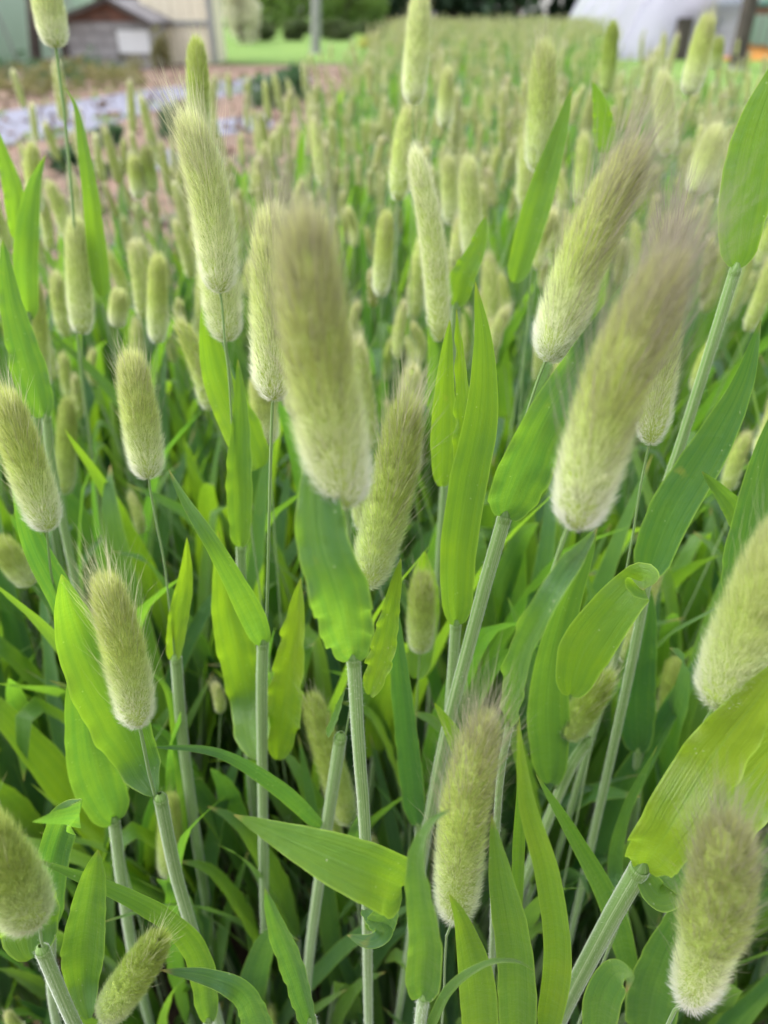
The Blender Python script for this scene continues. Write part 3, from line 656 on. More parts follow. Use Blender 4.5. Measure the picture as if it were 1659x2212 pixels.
PLANTS = [
 HT('biggest furry head in the middle, above a broad ruffled leaf', .172, (748, 1088), (655, 500, -.004), 172, [(752, 1120), (757, 1220), (763, 1400)], bend=-.05, per=46, hk=dict(purple=.85, awns=220, nsp=190),
    sheath=[(764, 1418), (774, 1600), (790, 1840), (796, 2212)], sw=40,
    leaves=[lf([(762, 1420), (735, 1290, -.012), (695, 1160, -.01), (688, 1000, .0), (700, 900, .01)], 128, .25, r=.10, roll=(10, -8), b=.62, s=4),
            lf([(868, 1915, -.03), (800, 1888, -.035), (690, 1842, -.035), (505, 1760, -.03)], 148, .65, r=.02, roll=(20, 0, -5, 0), b=.9, s=1.5),
            lf([(806, 2010, -.006), (830, 1985, -.018), (848, 1940, -.026), (862, 1895, -.028)], 62, .35, roll=(-20, 20), b=.8, s=5),
            lf([(790, 1960), (830, 2010, -.02), (800, 2035, -.025), (750, 2020, -.02)], 46, .35, s=4)]),
 HT('pale head half hidden behind the biggest furry head, on a wiry stem', .235, (592, 860), (588, 470), 118, [(588, 885), (583, 1050), (577, 1300)], per=36, hk=dict(pale=.25, awns=120, purple=.5),
    sheath=[(568, 1385), (566, 1600), (576, 2212)], sw=33, sr=.0005,
    leaves=[lf([(568, 1388), (540, 1320, -.01), (470, 1190, -.02), (400, 1080, -.015), (364, 1013, -.01)], 62, .35, roll=(0, 20), r=.02, s=2.2),
            lf([(556, 1640), (535, 1500, .03), (495, 1330, .03), (470, 1145, .03)], 95, .75, r=.06),
            lf([(600, 1640, .02), (618, 1500, .02), (635, 1380, .02), (650, 1248, .02)], 86, .95, r=.14, b=.4)]),
 HT('tall slender furry head with long white bristles before the shed', .27, (476, 630), (408, 265), 105, [(480, 660), (487, 760), (500, 900)], bend=.12, per=36, hk=dict(pale=.45, awns=190, purple=.15, awn_len=1.25),
    sheath=[(520, 1180, .01), (528, 1500, .01)], sw=26,
    leaves=[lf([(520, 1180), (520, 1020), (522, 900), (514, 775)], 62, .6, r=.05)]),
 HT('pale head tucked right behind the tall slender one', .30, (490, 735), (452, 450), 100, [(494, 790), (510, 900)], hk=dict(pale=.35, awns=40),
    leaves=[lf([(560, 1010), (520, 930), (468, 820), (436, 655)], 88, .7, r=.03)]),
 HT('head cut by the top edge on a long bare stem beside the shed', .34, (121, 103), (88, -70), 78, [(126, 150), (145, 300), (165, 560), (175, 800)], hk=dict(pale=.35, awns=60), sr=.0007,
    leaves=[lf([(222, 640), (208, 520), (193, 390), (170, 250), (148, 200), (134, 186)], 44, .55, roll=(5, 10, 60), r=.0, b=.85)]),
 HT('thick furry head leaning outward with a long tuft of dark bristles', .215, (1185, 778), (1362, 345), 128, [(1170, 800), (1130, 920), (1095, 1040)], bend=-.1, per=44, hk=dict(purple=.6, awns=330, awn_len=1.35, nsp=180), sr=.00045,
    sheath=[(1092, 1110), (1030, 1330), (940, 1700)], sw=40,
    leaves=[lf([(1092, 1110), (1130, 1020, -.01), (1190, 890, -.015), (1280, 740, -.005), (1368, 590, .01)], 128, .35, r=.07, roll=(-10, -25), s=2.2)]),
 HT('largest leaning head on the windward side, grey bristles streaming from its tip', .178, (1243, 1135), (1440, 585, -.002), 158, [(1222, 1150), (1165, 1330), (1106, 1500)], bend=-.12, per=46, hk=dict(purple=.7, awns=340, awn_len=1.5, nsp=190), sr=.00055,
    sheath=[(1100, 1570), (1075, 1750), (1055, 2212)], sw=22,
    leaves=[lf([(1102, 1570), (1125, 1420, -.01), (1200, 1270, -.012), (1290, 1140, .02)], 70, .3, r=.10, roll=(40, 20, -10), f=.45, b=.5),
            lf([(1118, 2000), (1120, 1850), (1126, 1700), (1122, 1545)], 30, .6, r=0)]),
 HT('grey purple head behind the largest leaning one', .26, (1405, 955), (1450, 490), 100, [(1390, 1010), (1340, 1300)], hk=dict(purple=.9, awns=240, awn_len=1.4)),
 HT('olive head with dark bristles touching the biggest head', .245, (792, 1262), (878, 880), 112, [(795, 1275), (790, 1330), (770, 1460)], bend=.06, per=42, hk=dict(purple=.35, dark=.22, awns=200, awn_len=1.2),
    sheath=[(736, 1590), (700, 1830), (664, 2110)], sw=36,
    leaves=[lf([(800, 1500), (828, 1400), (850, 1290), (866, 1205)], 58, .85, r=.14),
            lf([(694, 1785), (600, 1700, -.01), (470, 1625, -.015), (314, 1612, -.01)], 44, .2, roll=(20, 30), r=.0, s=1.9),
            lf([(708, 1590), (730, 1540), (745, 1490)], 26, .5, roll=(50, 50))]),
 HT('short plump head with a pink tip standing in front of dark leaves', .28, (322, 1030), (284, 780), 94, [(325, 1060), (340, 1140), (362, 1270)], per=36, hk=dict(purple=.3, pale=.1, awns=70),
    sheath=[(380, 1420), (400, 1640), (450, 1980)], sw=32,
    leaves=[lf([(376, 1425), (385, 1340), (400, 1250), (404, 1160)], 46, .8, r=.05, roll=(20, -20)),
            lf([(405, 1800), (392, 1650), (365, 1500), (312, 1440)], 36, .5)]),
 HT('head with a white foot cut by the side edge, over a blue green leaf', .265, (104, 1142), (10, 860), 100, [(96, 1160), (120, 1280), (150, 1420)], per=36, hk=dict(purple=.1, awns=90),
    leaves=[lf([(200, 1500), (150, 1330), (70, 1170), (20, 980)], 70, .2)]),
 HT('bright furry head resting on a long folded leaf, fine bristles at its tip', .25, (298, 1562), (228, 1262), 106, [(304, 1580), (318, 1650), (330, 1700)], bend=.05, per=42, hk=dict(purple=.08, awns=130, awn_len=1.3),
    sheath=[(346, 1722), (378, 1880), (412, 2000)], sw=38, sr=.0006,
    leaves=[lf([(338, 1718), (300, 1640, .01), (220, 1480, .012), (165, 1350, .012), (133, 1240, .0)], 128, .5, r=.04, f=.35, roll=(15, 5), b=.5),
            ]),
 HT('curved pale head low down whose foot is fringed white, behind a curling leaf', .24, (985, 1980), (1046, 1565), 118, [(968, 2000), (962, 2060), (955, 2212)], bend=-.1, per=44, hk=dict(purple=.5, awns=300, awn_len=1.4),
    leaves=[]),
 dict(label='shoot whose twisted leaf curls to a thin pointed tip', d=.205, a=(915, 2150), sheath=[(916, 2152), (905, 2240)], sw=34, name='grass_shoot', cat='grass shoot',
    leaves=[lf([(912, 2150), (918, 2040), (905, 1930), (902, 1850), (930, 1780), (992, 1740)], 98, .4, r=.05, roll=(5, 0, 20, 55), s=1.5, b=.75),
            lf([(925, 2230), (975, 2140), (1050, 2085), (1115, 2078), (1155, 2098)], 34, .5, r=0, b=.9, roll=(40, 55))]),
 HT('head low in the corner with a narrower foot and purple brown crown', .215, (1490, 2162), (1572, 1790), 150, [(1470, 2178), (1452, 2195), (1430, 2240)], bend=.08, per=46, hk=dict(step=True, purple=.6, awns=300, awn_len=1.1, nsp=190), sr=.0006,
    leaves=[]),
 HT('large creamy head cut by the side edge above a wavy yellow leaf', .2, (1550, 1520), (1700, 1150), 160, [(1520, 1530), (1490, 1620), (1455, 1700)], per=44, hk=dict(purple=.05, pale=.25, awns=60), sr=.00055),
 dict(label='stout shoot with a wide wavy yellow green leaf below the creamy head', d=.225, a=(1385, 1860), sheath=[(1385, 1870), (1300, 2020), (1190, 2240)], sw=56, name='grass_shoot', cat='grass shoot',
    leaves=[lf([(1395, 1870), (1440, 1800, -.01), (1530, 1650, .0), (1620, 1530, .0), (1720, 1400, .0)], 128, .95, r=.10, roll=(-15, -5), s=4, f=.25),
            lf([(1400, 1890), (1480, 1830, .02), (1600, 1700, .03), (1720, 1560, .03)], 190, .85, r=.06, s=4),
            lf([(1385, 1880), (1425, 1935, -.005), (1480, 1895, .0), (1520, 1830, .01)], 66, .8, r=.06, s=3, b=.5)]),
 HT('blunt olive head cut by the side edge lying against its own leaf', .205, (72, 1985), (-45, 1790), 150, [(86, 2010), (95, 2050)], per=46, hk=dict(purple=.0, dark=.18, awns=10),
    sheath=[(90, 2050), (150, 2190), (180, 2250)], sw=40,
    leaves=[lf([(70, 2070, .012), (60, 1980, .02), (20, 1880, .02), (-40, 1770, .02)], 130, .6, s=3.5)]),
 HT('small bright green head lying sideways at the very bottom beside a broad leaf', .245, (232, 2190), (342, 2032), 92, [(222, 2200), (205, 2225), (200, 2260)], per=40, hk=dict(purple=.0, dark=.3, awns=80), sr=.0007,
    leaves=[lf([(192, 2200), (180, 2100, .01), (190, 1980, .01), (212, 1835, .01)], 88, .55, r=.04, s=4, b=.6)]),
 HT('small head framed by a leaf directly behind it in the middle', .36, (908, 1405), (912, 1248), 72, [(905, 1440), (900, 1520)], hk=dict(purple=.2, dark=.15, awns=60),
    leaves=[lf([(900, 1465, .012), (912, 1380, .02), (920, 1280, .02), (918, 1190, .01)], 66, .85, s=5)]),
 HT('small olive green head tilted beneath a leaf with a curled tip', .33, (1225, 1590), (1305, 1465), 78, [(1215, 1605), (1200, 1680)], hk=dict(purple=.0, dark=.38, awns=110),
    sheath=[(1270, 1600), (1205, 1720)], sw=30,
    leaves=[lf([(1232, 1500, -.02), (1260, 1410, -.02), (1330, 1310, -.02), (1385, 1255, -.02), (1390, 1275, -.04)], 108, .85, r=.02, roll=(-10, 0), s=3.5, b=.6),
            lf([(1190, 1690), (1185, 1500), (1215, 1330), (1290, 1140)], 98, .35, r=.03)]),
 HT('slim pale head rising behind the leaf with a curled tip', .38, (1348, 1425), (1412, 1215), 66, [(1330, 1470), (1280, 1600)], hk=dict(pale=.15, purple=.1, awns=60)),
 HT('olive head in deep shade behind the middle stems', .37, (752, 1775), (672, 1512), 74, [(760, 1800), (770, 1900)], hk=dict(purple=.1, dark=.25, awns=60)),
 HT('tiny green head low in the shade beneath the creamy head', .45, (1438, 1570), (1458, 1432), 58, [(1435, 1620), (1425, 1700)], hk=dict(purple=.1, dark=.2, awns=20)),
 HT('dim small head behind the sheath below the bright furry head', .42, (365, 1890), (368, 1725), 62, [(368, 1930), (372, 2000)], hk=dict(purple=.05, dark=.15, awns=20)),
 HT('upright pale head at the near field edge beside the bare stem', .42, (178, 720), (163, 480), 66, [(180, 760), (190, 900)], hk=dict(pale=.3, purple=.1)),
 HT('slim brownish head behind the broad leaf at the field edge', .46, (88, 850), (72, 605), 56, [(90, 880), (95, 1000)], hk=dict(purple=.6, awns=100)),
 HT('narrow upright head between the plump head and the tall slender one', .48, (340, 740), (341, 560), 54, [(340, 780), (345, 900)], hk=dict(purple=.1)),
 HT('tiny pale head just above the pink tipped plump head', .5, (254, 705), (256, 635), 46, [(255, 740), (258, 850)], hk=dict(pale=.2, awns=20)),
 HT('pale head showing behind the wiry stem of the half hidden head', .37, (580, 955), (560, 820), 66, [(585, 990), (590, 1100)], hk=dict(pale=.1, awns=20)),
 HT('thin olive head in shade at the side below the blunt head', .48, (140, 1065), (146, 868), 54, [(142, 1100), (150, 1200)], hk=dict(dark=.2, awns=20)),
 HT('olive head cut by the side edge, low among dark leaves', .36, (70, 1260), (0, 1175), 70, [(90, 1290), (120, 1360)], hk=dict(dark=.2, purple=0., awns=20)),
 HT('upright head beside the long pale unopened head', .45, (1022, 560), (1010, 350), 60, [(1024, 620), (1020, 760)], hk=dict(pale=.35, purple=.2)),
 HT('slim head just behind the pale unopened head', .55, (975, 485), (968, 345), 46, [(977, 520), (980, 650)], hk=dict(pale=.3, purple=.3)),
 HT('long pale unopened head tapering to a silky point', .36, (950, 735), (897, 330), 68, [(955, 760), (965, 900)], hk=dict(pale=.85, purple=.1, awns=60, awn_len=1.3), bend=.15,
    leaves=[lf([(940, 900), (945, 800), (940, 700), (938, 560)], 44, .5)]),
 HT('tall grey green head standing clear above the field behind a dark leaf', .37, (1162, 372), (1176, 105), 76, [(1160, 400), (1150, 560)], hk=dict(pale=.2, purple=.35, awns=120, dark=.1),
    leaves=[lf([(1112, 610, -.01), (1150, 480, -.01), (1205, 300, -.01), (1236, 185, -.01)], 66, .5, r=.02, roll=(0, 10))]),
 HT('tallest head in the middle, its tip cut by the top edge', .43, (892, 225), (908, -10), 66, [(892, 260), (890, 400)], hk=dict(pale=.5, purple=.1, awns=60)),
 HT('slim upright head below the tallest head', .58, (960, 275), (966, 155), 42, [(962, 310), (965, 420)], hk=dict(pale=.2, purple=.3)),
 HT('dark olive head standing out against the white tunnel', .60, (1308, 200), (1324, 55), 40, [(1304, 230), (1296, 360)], hk=dict(dark=.35, purple=.4, awns=30)),
 HT('leaning green head against the dark doorway', .48, (1488, 205), (1528, 45), 56, [(1480, 240), (1460, 360)], hk=dict(pale=.1, purple=.3, awns=80)),
 HT('pale blurred head between the leaning green head and the field', .5, (1442, 335), (1432, 165), 54, [(1446, 380), (1452, 500)], hk=dict(pale=.5, purple=.2)),
 HT('pale tilted head with a silver tuft near the side edge', .45, (1500, 420), (1545, 285), 66, [(1490, 460), (1460, 600)], hk=dict(pale=.4, purple=.2, awns=120)),
 HT('small brown head by the leaning dark post', .75, (1545, 150), (1553, 88), 30, [(1543, 180), (1540, 260)], hk=dict(purple=.7, dark=.2, awns=20)),
 HT('upright green head left of the pale unopened head', .5, (822, 640), (834, 465), 50, [(822, 680), (826, 800)], hk=dict(purple=.1)),
 HT('slender brownish head below the dark olive one', .68, (1128, 385), (1135, 250), 34, [(1128, 410), (1128, 520)], hk=dict(purple=.6)),
 HT('olive head peeping out behind the tip of the tall slender head', .33, (432, 300), (424, 95), 58, [(436, 350), (455, 520)], hk=dict(purple=.05, dark=.15, awns=30)),
 HT('thin upright head with a green tip at the field edge', .55, (78, 460), (68, 318), 42, [(80, 500), (86, 620)], hk=dict(purple=.05)),
 HT('head at the field edge leaning before the herb tufts', .62, (300, 430), (288, 345), 36, [(303, 460), (312, 560)], hk=dict(purple=.1)),
 HT('dark brown head at the field edge before the weed mat', .62, (330, 415), (315, 325), 36, [(336, 450), (346, 540)], hk=dict(purple=.8, dark=.25)),
 # ---- leafy shoots without a head in view
 dict(label='shoot with the tallest bright upright leaf in the middle', d=.29, a=(985, 1330), sheath=[(985, 1345), (960, 1700)], sw=30, name='grass_shoot', cat='grass shoot',
    leaves=[lf([(985, 1345), (988, 1200), (1010, 1050), (1040, 900), (1045, 750), (1027, 608)], 94, .6, r=.03, roll=(-12, 10), s=2.8),
            lf([(985, 1150, .01), (1000, 1000, .01), (1000, 850, .01), (986, 668, .01)], 48, .8, r=.16, roll=(30, 20)),
            lf([(955, 1050, .03), (958, 920, .03), (962, 800, .03), (972, 690, .03)], 58, .75, r=.03)]),
 dict(label='tall pale sheath carrying a broad leaf out of the top corner', d=.25, a=(1590, 575), sheath=[(1590, 578), (1480, 930), (1380, 1240)], sw=32, name='grass_shoot', cat='grass shoot',
    leaves=[lf([(1592, 578), (1606, 450), (1640, 280), (1700, 100)], 108, .45, r=.02, f=.2, s=4, b=.55, roll=(0, 10))]),
 dict(label='blue green shoot with a long leaf ending in a needle tip near the side edge', d=.29, a=(1420, 1200), sheath=[(1400, 1240), (1350, 1500)], sw=28, name='grass_shoot', cat='grass shoot',
    leaves=[lf([(1400, 1240), (1450, 1110), (1540, 960), (1605, 830), (1644, 690)], 112, .15, r=.02, s=1.8),
            lf([(1630, 1180, -.01), (1580, 1090, -.01), (1516, 1018, -.01)], 50, .3)]),
 dict(label='shoot with a broad blue leaf leaving the side edge', d=.25, a=(1600, 1250), sheath=[(1590, 1290), (1560, 1500)], sw=24, name='grass_shoot', cat='grass shoot',
    leaves=[lf([(1590, 1290), (1615, 1150), (1650, 1000), (1690, 850)], 84, .2, s=3)]),
 dict(label='shoot with a broad dark leaf behind the bright furry head', d=.325, a=(250, 1770), sheath=[(246, 1770), (268, 1940), (300, 2120)], sw=32, name='grass_shoot', cat='grass shoot',
    leaves=[lf([(246, 1772), (205, 1660), (185, 1540), (172, 1390)], 112, .25, r=.02, s=3)]),
 dict(label='shoot with two long straps of leaf beside the curved pale head', d=.26, a=(1200, 2200), sheath=[(1170, 2240), (1165, 2300)], sw=30, name='grass_shoot', cat='grass shoot',
    leaves=[lf([(1180, 2240), (1205, 2080), (1185, 1900), (1140, 1740), (1118, 1560)], 72, .75, r=.02, s=2.4),
            lf([(1120, 2250), (1115, 2080), (1085, 1900), (1062, 1760)], 104, .65, r=.03, s=2.4),
            lf([(1040, 2280), (1030, 2130), (1000, 2000), (970, 1930)], 96, .7, r=.02)]),
 dict(label='shoot with a narrow blue leaf slanting to a brown tip', d=.29, a=(1330, 1990), sheath=[(1370, 2120), (1380, 2260)], sw=26, name='grass_shoot', cat='grass shoot',
    leaves=[lf([(1368, 2120), (1320, 1960), (1240, 1810), (1157, 1672)], 56, .25, r=.02),
            lf([(1380, 2140), (1330, 1900, .05), (1350, 1760, .05), (1420, 1610, .05)], 34, .3)]),
 dict(label='shoot with a leaf rolled at its tip along the bottom edge', d=.22, a=(1310, 2200), sheath=[(1290, 2230), (1285, 2300)], sw=28, name='grass_shoot', cat='grass shoot',
    leaves=[lf([(1290, 2240), (1300, 2160), (1330, 2105), (1360, 2110, -.01), (1352, 2145, -.015)], 84, .3, r=.02, s=2.2, b=.8),
            lf([(1395, 2240, .04), (1420, 2120, .04), (1470, 2000, .04), (1540, 1900, .04)], 118, .2, r=.06)]),
 dict(label='shoot with a folded leaf standing by the middle stems at the bottom', d=.235, a=(650, 2200), sheath=[(672, 2200), (690, 2280)], sw=30, name='grass_shoot', cat='grass shoot',
    leaves=[lf([(672, 2205), (640, 2100), (600, 2000), (572, 1918)], 58, .25, r=.05, f=.5, s=4, roll=(30, 20))]),
 dict(label='shoot with one long leaf arching across the bottom corner', d=.27, a=(430, 2150), sheath=[(450, 2200), (452, 2300)], sw=26, name='grass_shoot', cat='grass shoot',
    leaves=[lf([(452, 2205), (430, 2070), (360, 1985), (230, 1915), (60, 1850)], 62, .5, roll=(10, 20), s=2.2),
            lf([(570, 2240, -.01), (530, 2150, -.02), (450, 2110, -.02), (345, 2095, -.02)], 76, .3, roll=(30, 10))]),
 dict(label='shoot with a grey green strap leaf bent over like a hook', d=.27, a=(100, 1900), sheath=[(110, 2000), (120, 2200)], sw=26, name='grass_shoot', cat='grass shoot',
    leaves=[lf([(105, 2000), (110, 1880), (140, 1775), (170, 1760, -.02), (70, 1775, -.04)], 76, .15, roll=(0, 0, 30))]),
 dict(label='shoot with a big leaf cut by the side edge above the white footed head', d=.34, a=(90, 860), sheath=[(100, 900), (130, 1100)], sw=24, name='grass_shoot', cat='grass shoot',
    leaves=[lf([(95, 900), (60, 780), (25, 650), (6, 515)], 78, .35, s=2.2)]),
 dict(label='shoot with a dark leaf bent at the top by the side edge', d=.4, a=(60, 620), sheath=[(62, 680), (70, 850)], sw=20, name='grass_shoot', cat='grass shoot',
    leaves=[lf([(60, 690), (55, 560), (70, 420), (98, 335)], 56, .4, r=.02), lf([(40, 520, .01), (30, 420, .01), (5, 330, .01), (-10, 270, .01)], 44, .5)]),
 dict(label='shoot with a bright folded leaf before the leaf with the needle tip', d=.36, a=(1000, 650), sheath=[(985, 660), (975, 800)], sw=24, name='grass_shoot', cat='grass shoot',
    leaves=[lf([(985, 660), (1000, 600), (1030, 540), (1050, 465)], 56, .7, roll=(0, 20)), lf([(1310, 330, .1), (1305, 270, .1), (1295, 220, .1), (1280, 175, .1)], 46, .6)]),
 dict(label='shoot with a dark blue leaf between the middle stems', d=.36, a=(890, 1720), sheath=[(905, 1780), (910, 1950)], sw=24, name='grass_shoot', cat='grass shoot',
    leaves=[lf([(900, 1780), (880, 1600), (862, 1430), (850, 1270)], 62, .05), lf([(1000, 1640, -.03), (980, 1590, -.03), (938, 1518, -.03)], 36, .9)]),
 dict(label='shoot with a dark broad leaf in shade beside the curled tip', d=.40, a=(1385, 1600), sheath=[(1380, 1620), (1365, 1800)], sw=24, name='grass_shoot', cat='grass shoot',
    leaves=[lf([(1378, 1620), (1375, 1500), (1390, 1380), (1405, 1270)], 84, .1, s=3)]),
]
for i, s in enumerate(PLANTS): build_plant(s, i)

# ------------------------------------------------------------------ the rest of the field
def make_plant(rng, prng, hgt, leafy=False, lod=0):
    """local parts of one plant: list of (name, Geo) -- lod 0 parts apart, lod 1 coarse for the far field"""
    parts = []
    lean = np.clip(rng.normal(0, .026, 2), -.045, .045); bow = np.clip(rng.normal(0, .018, 2), -.03, .03)
    top = np.array([lean[0]*1.4, lean[1]*1.4, hgt])
    path = [np.zeros(3), np.array([bow[0], bow[1], hgt*.45]), top]
    Wd = .0155*rng.uniform(.72, 1.15); Lh = Wd*rng.uniform(2.2, 4.0)
    nl, nm = (14, 5) if lod == 0 else (8, 3)
    if not leafy:
        ax = nrm((top - path[1])[None])[0]*.6 + np.array([0, 0, .5]); ax = nrm((ax + np.array([*rng.normal(0, .07, 2), 0]))[None])[0]
        if lod == 0:
            c, h = head([top, top + ax*Lh*.5, top + ax*Lh + np.array([*rng.normal(0, .004, 2), 0])], Wd, nsp=120, per=22, awns=90, purple=rng.uniform(.0, .55), pale=rng.uniform(0, .4), blush=rng.uniform(0, .3), hw=.00022, rng=rng, segs=1)
        else:
            c, h = head([top, top + ax*Lh*.45, top + ax*Lh*.9], Wd*.85, nsp=50, per=6, awns=16, purple=rng.uniform(.0, 1), pale=rng.uniform(.1, .9), blush=rng.uniform(0, .7), hw=.0009, rng=rng, segs=1)
        parts += [('flower_head', c), ('hairs', h), ('stem', tube(Geo(), [path[1], (path[1] + top)/2 + np.array([*rng.normal(0, .006, 2), 0]), top], [.0009, .0006, .0005], 8 if lod == 0 else 4, 5 if lod == 0 else 3, 1, .6))]
    sh_top = path[1]*.6 + top*.4 if leafy else path[1]*.85 + top*.15
    parts.append(('sheath', tube(Geo(), [np.array([0, 0, -.005]), path[1]*.5 + np.array([*rng.normal(0, .004, 2), 0]), sh_top], [.0026, .0026, .0021], 10 if lod == 0 else 4, 7 if lod == 0 else 3, 1, rng.uniform(0, .5))))
    for k in range(int(rng.integers(3, 5)) if lod == 0 else 4):
        f = [.98, .66, .4, .2][k]; p0 = sh_top*f
        a = rng.uniform(0, 6.283); L = rng.uniform(.13, .24); o = np.array([math.cos(a), math.sin(a), 0])
        droop = rng.uniform(-.2, .4) if rng.uniform() < .8 else rng.uniform(.6, 1.3)
        sp_ = rng.uniform(.5, 1.5); p1 = p0 + o*L*.07*sp_ + np.array([0, 0, L*.40]); p2 = p0 + o*L*.18*sp_ + np.array([0, 0, L*(.78 - .1*droop)]); p3 = p2 + o*L*.12*sp_ + np.array([0, 0, L*(.24 - .45*droop)])
        face = nrm((-o + np.array([0, 0, .9]))[None])[0]
        parts.append(('leaf', blade(Geo(), [p0, p1, p2, p3], rng.uniform(.013, .021), face, (rng.uniform(-20, 20), rng.uniform(-50, 50)), rng.uniform(.05, .72), .06 if lod == 0 else 0, .15, nl, nm, prng)))
    return parts
prng = random.Random(8)
def edge_x(y):                       # the ragged border of the sown bed
    return np.interp(y, [0, .4, .72, .88, 1.05, 1.4, 2.4, 4.3, 8.6, 16], [-.7, -.75, -.74, -.58, -.42, -.26, -.19, -.11, .0, .2])
def edge_r(y): return np.interp(y, [0, 2.4, 2.9, 3.3, 16], [9, 9, .95, .80, 3.9])
rng = np.random.default_rng(21)
HEADS = [(make_plant(rng, prng, hh), hh) for hh in (.42, .46, .50, .53, .56, .58, .61)]
SHOOTS = [(make_plant(rng, prng, hh, True), hh) for hh in (.34, .40, .45, .50, .54)]
cache = {}
def instance(kind, i, loc, rz, sc, label, group):
    key = (kind, i)
    if key not in cache:
        cache[key] = [(nm, g.mesh(nm, [CORE] if nm == 'flower_head' else MATS)) for nm, g in (HEADS if kind == 'h' else SHOOTS)[i][0]]
    r = thing('hares_tail_plant' if kind == 'h' else 'grass_shoot', label, 'grass plant' if kind == 'h' else 'grass shoot', loc, group, rz)
    r.scale = (sc, sc, sc); r.rotation_euler = (prng.gauss(0, .05), prng.gauss(0, .05), rz)
    ho = None
    for nm, me in cache[key]:
        o = link(nm, me, ho if nm == 'hairs' else r)
        if nm == 'flower_head': ho = o
        if nm == 'hairs': o['kind'] = 'stuff'
MARKS = [(740, 800, 'the biggest furry head'), (590, 800, 'the half hidden head'), (440, 450, 'the tall slender head'), (290, 900, 'the plump pink tipped head'), (60, 1000, 'the white footed head'),
    (260, 1400, 'the bright furry head'), (1250, 560, 'the thick dark bristled head'), (1340, 850, 'the largest leaning head'), (830, 1100, 'the olive head'), (1020, 1780, 'the curved pale head'), (1530, 1980, 'the two tone corner head'),
    (1590, 1350, 'the creamy head'), (40, 1930, 'the blunt olive head'), (280, 2110, 'the sideways green head'), (1020, 950, 'the tallest bright leaf'), (1500, 900, 'the tall pale sheath'), (1310, 1370, 'the curled tip leaf'),
    (700, 1850, 'the big folded leaf'), (770, 1600, 'the middle stem'), (910, 1330, 'the leaf framed small head'), (1170, 240, 'the grey green head'), (925, 540, 'the pale unopened head'), (170, 600, 'the upright pale edge head'), (900, 110, 'the tallest head'), (1440, 250, 'the pale blurred head'), (1100, 2000, 'the two long straps')]
def zone_of(x, y, z):
    q = np.array([x, y, z]) - CAM; dp = q[1]*CP - q[2]*SP
    u, v = 829.5 + FPX*q[0]/dp, 1106 - FPX*(q[1]*SP + q[2]*CP)/dp
    du, dv, nm = min(((u - a, v - b, n_) for a, b, n_ in MARKS), key=lambda k: k[0]**2 + (k[1]*.7)**2)
    if abs(du) < 60 and abs(dv) < 90: return 'directly behind ' + nm
    if abs(du) > abs(dv)*.7: return ('behind and to the right of ' if du > 0 else 'behind and to the left of ') + nm
    return ('behind and below ' if dv > 0 else 'behind and above ') + nm
# candidate places over the whole bed
pts = []
for _ in range(95000):
    y = 15.2*rng.uniform(0, 1)**.62 if rng.uniform() < .8 else rng.uniform(-.05, 1.6)
    x = rng.uniform(-1, 1)*(.62*y + .40) 
    if x < edge_x(y) + rng.normal(0, .03) or x > edge_r(y) + rng.normal(0, .06): continue
    pts.append((x, y))
pts = np.array(pts)
# thin to a bed density by cells
cell = {}
keep = []
for x, y in pts:
    s = .028 if y < .55 else (.026 if y < 1.5 else .043)
    k = (int(x//s), int(y//s), s)
    if k in cell: continue
    cell[k] = 1; keep.append((x, y))
pts = np.array(keep); pts = pts[np.argsort(pts[:, 1])]
far = []; count = {'h': 0, 's': 0}
for x, y in pts:
    hd = rng.normal(.555, .045)
    leafy = rng.uniform() < (.84 if y < .5 else (.64 if y < .85 else .50))
    # nothing of the fill may stand nearer to the lens than the measured plants
    zmax = H - ((.345 if leafy else .40) - y*CP)/SP
    kind = 's' if leafy else 'h'
    tall = hd if leafy else hd + .055
    if leafy: tall = hd + (.03 if y < 1 else .085)
    if tall > zmax: tall = zmax
    if tall < .13: continue
    h_ = tall - (.06 if not leafy else .10)
    lim = 300
    q_ = np.array([x, y, tall]) - CAM; dp_ = max(q_[1]*CP - q_[2]*SP, .05)
    if 1106 - FPX*(q_[1]*SP + q_[2]*CP)/dp_ > 2700 or abs(FPX*q_[0]/dp_) > 1650: continue
    if count[kind] >= (235 if kind == 'h' else 298):
        far.append((x, y, h_, kind)); continue
    src = HEADS if kind == 'h' else SHOOTS
    i = int(rng.integers(0, len(src)))
    sc = h_/src[i][1]
    if sc < .55:
        i = 0; sc = max(h_/src[0][1], .4)
    elif sc > 1.25: sc = 1.25
    zone = zone_of(x, y, h_*.8)
    _ = 'beneath the near heads' if y < .5 else ('behind the near heads' if y < .9 else 'in the blurred middle of the field')
    lab = ('furry headed grass plant ' if kind == 'h' else 'headless leafy grass shoot ') + zone
    instance(kind, i, (x, y, 0), rng.uniform(0, 6.283), sc, lab, ('hare\'s tail plants ' if kind == 'h' else 'leafy shoots ') + zone)
    count[kind] += 1
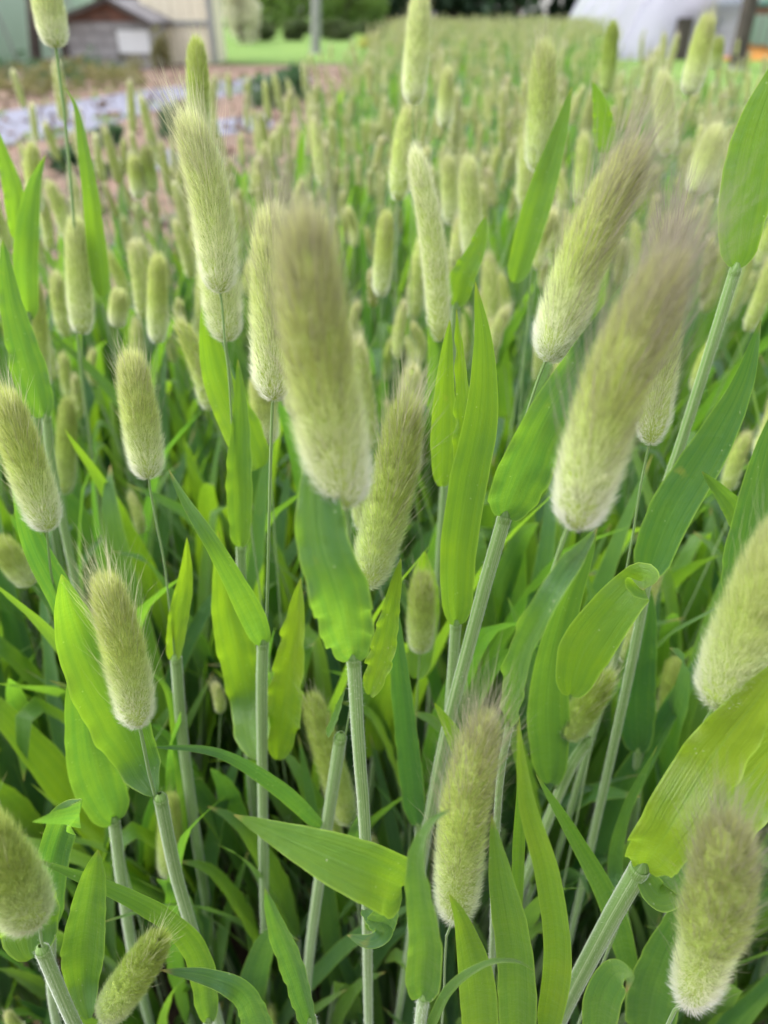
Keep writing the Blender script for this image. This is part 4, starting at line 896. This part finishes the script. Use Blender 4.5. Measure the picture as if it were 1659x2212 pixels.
# the far field: one object that sows coarse plants on points
LOD = bpy.data.collections.new('field_plants')
NV = 16
for k in range(NV):
    leafy = k >= 12
    P_ = make_plant(rng, prng, .55, leafy, 1); g = Geo()
    for nm, q in P_:
        m = 0 if nm == 'leaf' else (1 if nm in ('stem', 'sheath') else 2)
        V = np.concatenate(q.V); hc = np.concatenate(q.hc)[:, :3]
        if nm == 'flower_head': hc = np.tile([.42, .48, .15], (len(V), 1))
        g.add(V, np.concatenate(q.Q) if q.Q else None, np.concatenate(q.T) if q.T else None, float(np.concatenate(q.tint)[0]), hc, np.concatenate(q.uv), m)
    LOD.objects.link(bpy.data.objects.new('field_plant_%s' % 'abcdefghijklmnop'[k], g.mesh('field_plant', MATS)))
far = np.array([(a, b, c, 0 if k == 'h' else 1) for a, b, c, k in far])
me = bpy.data.meshes.new('grass_field'); me.vertices.add(len(far))
me.vertices.foreach_set('co', np.c_[far[:, :2], np.zeros(len(far))].astype('f').ravel())
n = len(far)
a = me.attributes.new('turn', 'FLOAT_VECTOR', 'POINT'); a.data.foreach_set('vector', np.c_[rng.normal(0, .08, (n, 2)), rng.uniform(0, 6.283, n)].astype('f').ravel())
a = me.attributes.new('size', 'FLOAT', 'POINT'); a.data.foreach_set('value', np.clip(far[:, 2]/.55, .6, 1.2).astype('f'))
a = me.attributes.new('which', 'INT', 'POINT'); a.data.foreach_set('value', np.where(far[:, 3] == 0, rng.integers(0, 12, n), rng.integers(12, 16, n)).astype('i'))
fo = link('grass_field', me); fo['kind'] = 'stuff'
ng = bpy.data.node_groups.new('sow', 'GeometryNodeTree')
ng.interface.new_socket('Geometry', in_out='INPUT', socket_type='NodeSocketGeometry'); ng.interface.new_socket('Geometry', in_out='OUTPUT', socket_type='NodeSocketGeometry')
gi, go = ng.nodes.new('NodeGroupInput'), ng.nodes.new('NodeGroupOutput')
ci = ng.nodes.new('GeometryNodeCollectionInfo'); ci.inputs['Collection'].default_value = LOD
ci.inputs['Separate Children'].default_value = True; ci.inputs['Reset Children'].default_value = True
ip = ng.nodes.new('GeometryNodeInstanceOnPoints'); ip.inputs['Pick Instance'].default_value = True
def named(nm, t):
    q = ng.nodes.new('GeometryNodeInputNamedAttribute'); q.data_type = t; q.inputs['Name'].default_value = nm
    return next(o for o in q.outputs if o.enabled and o.name == 'Attribute')
ng.links.new(gi.outputs[0], ip.inputs['Points']); ng.links.new(ci.outputs[0], ip.inputs['Instance'])
ng.links.new(named('which', 'INT'), ip.inputs['Instance Index']); ng.links.new(named('turn', 'FLOAT_VECTOR'), ip.inputs['Rotation']); ng.links.new(named('size', 'FLOAT'), ip.inputs['Scale'])
ng.links.new(ip.outputs[0], go.inputs[0])
md = fo.modifiers.new('sow', 'NODES'); md.node_group = ng
# withered bits on the soil between the plants
g = Geo()
for k in range(900):
    x, y = rng.uniform(-.6, .8), rng.uniform(-.15, 1.3); a = rng.uniform(0, 6.283); L = rng.uniform(.01, .05)
    o = np.array([math.cos(a), math.sin(a), 0])*L; p = np.array([x, y, .004 + rng.uniform(0, .01)])
    blade(g, [p - o, p + np.array([0, 0, rng.uniform(0, .012)]), p + o], rng.uniform(.003, .009), np.array([0, 0, 1.]), (0, 30), .5, 0, .1, 5, 2, prng)
ol = link('leaf_litter', g.mesh('leaf_litter', [plain('litter', (.20, .11, .05), (.13, .10, .05), 40, .9)])); ol['kind'] = 'stuff'
print('plants', count, 'far', n)
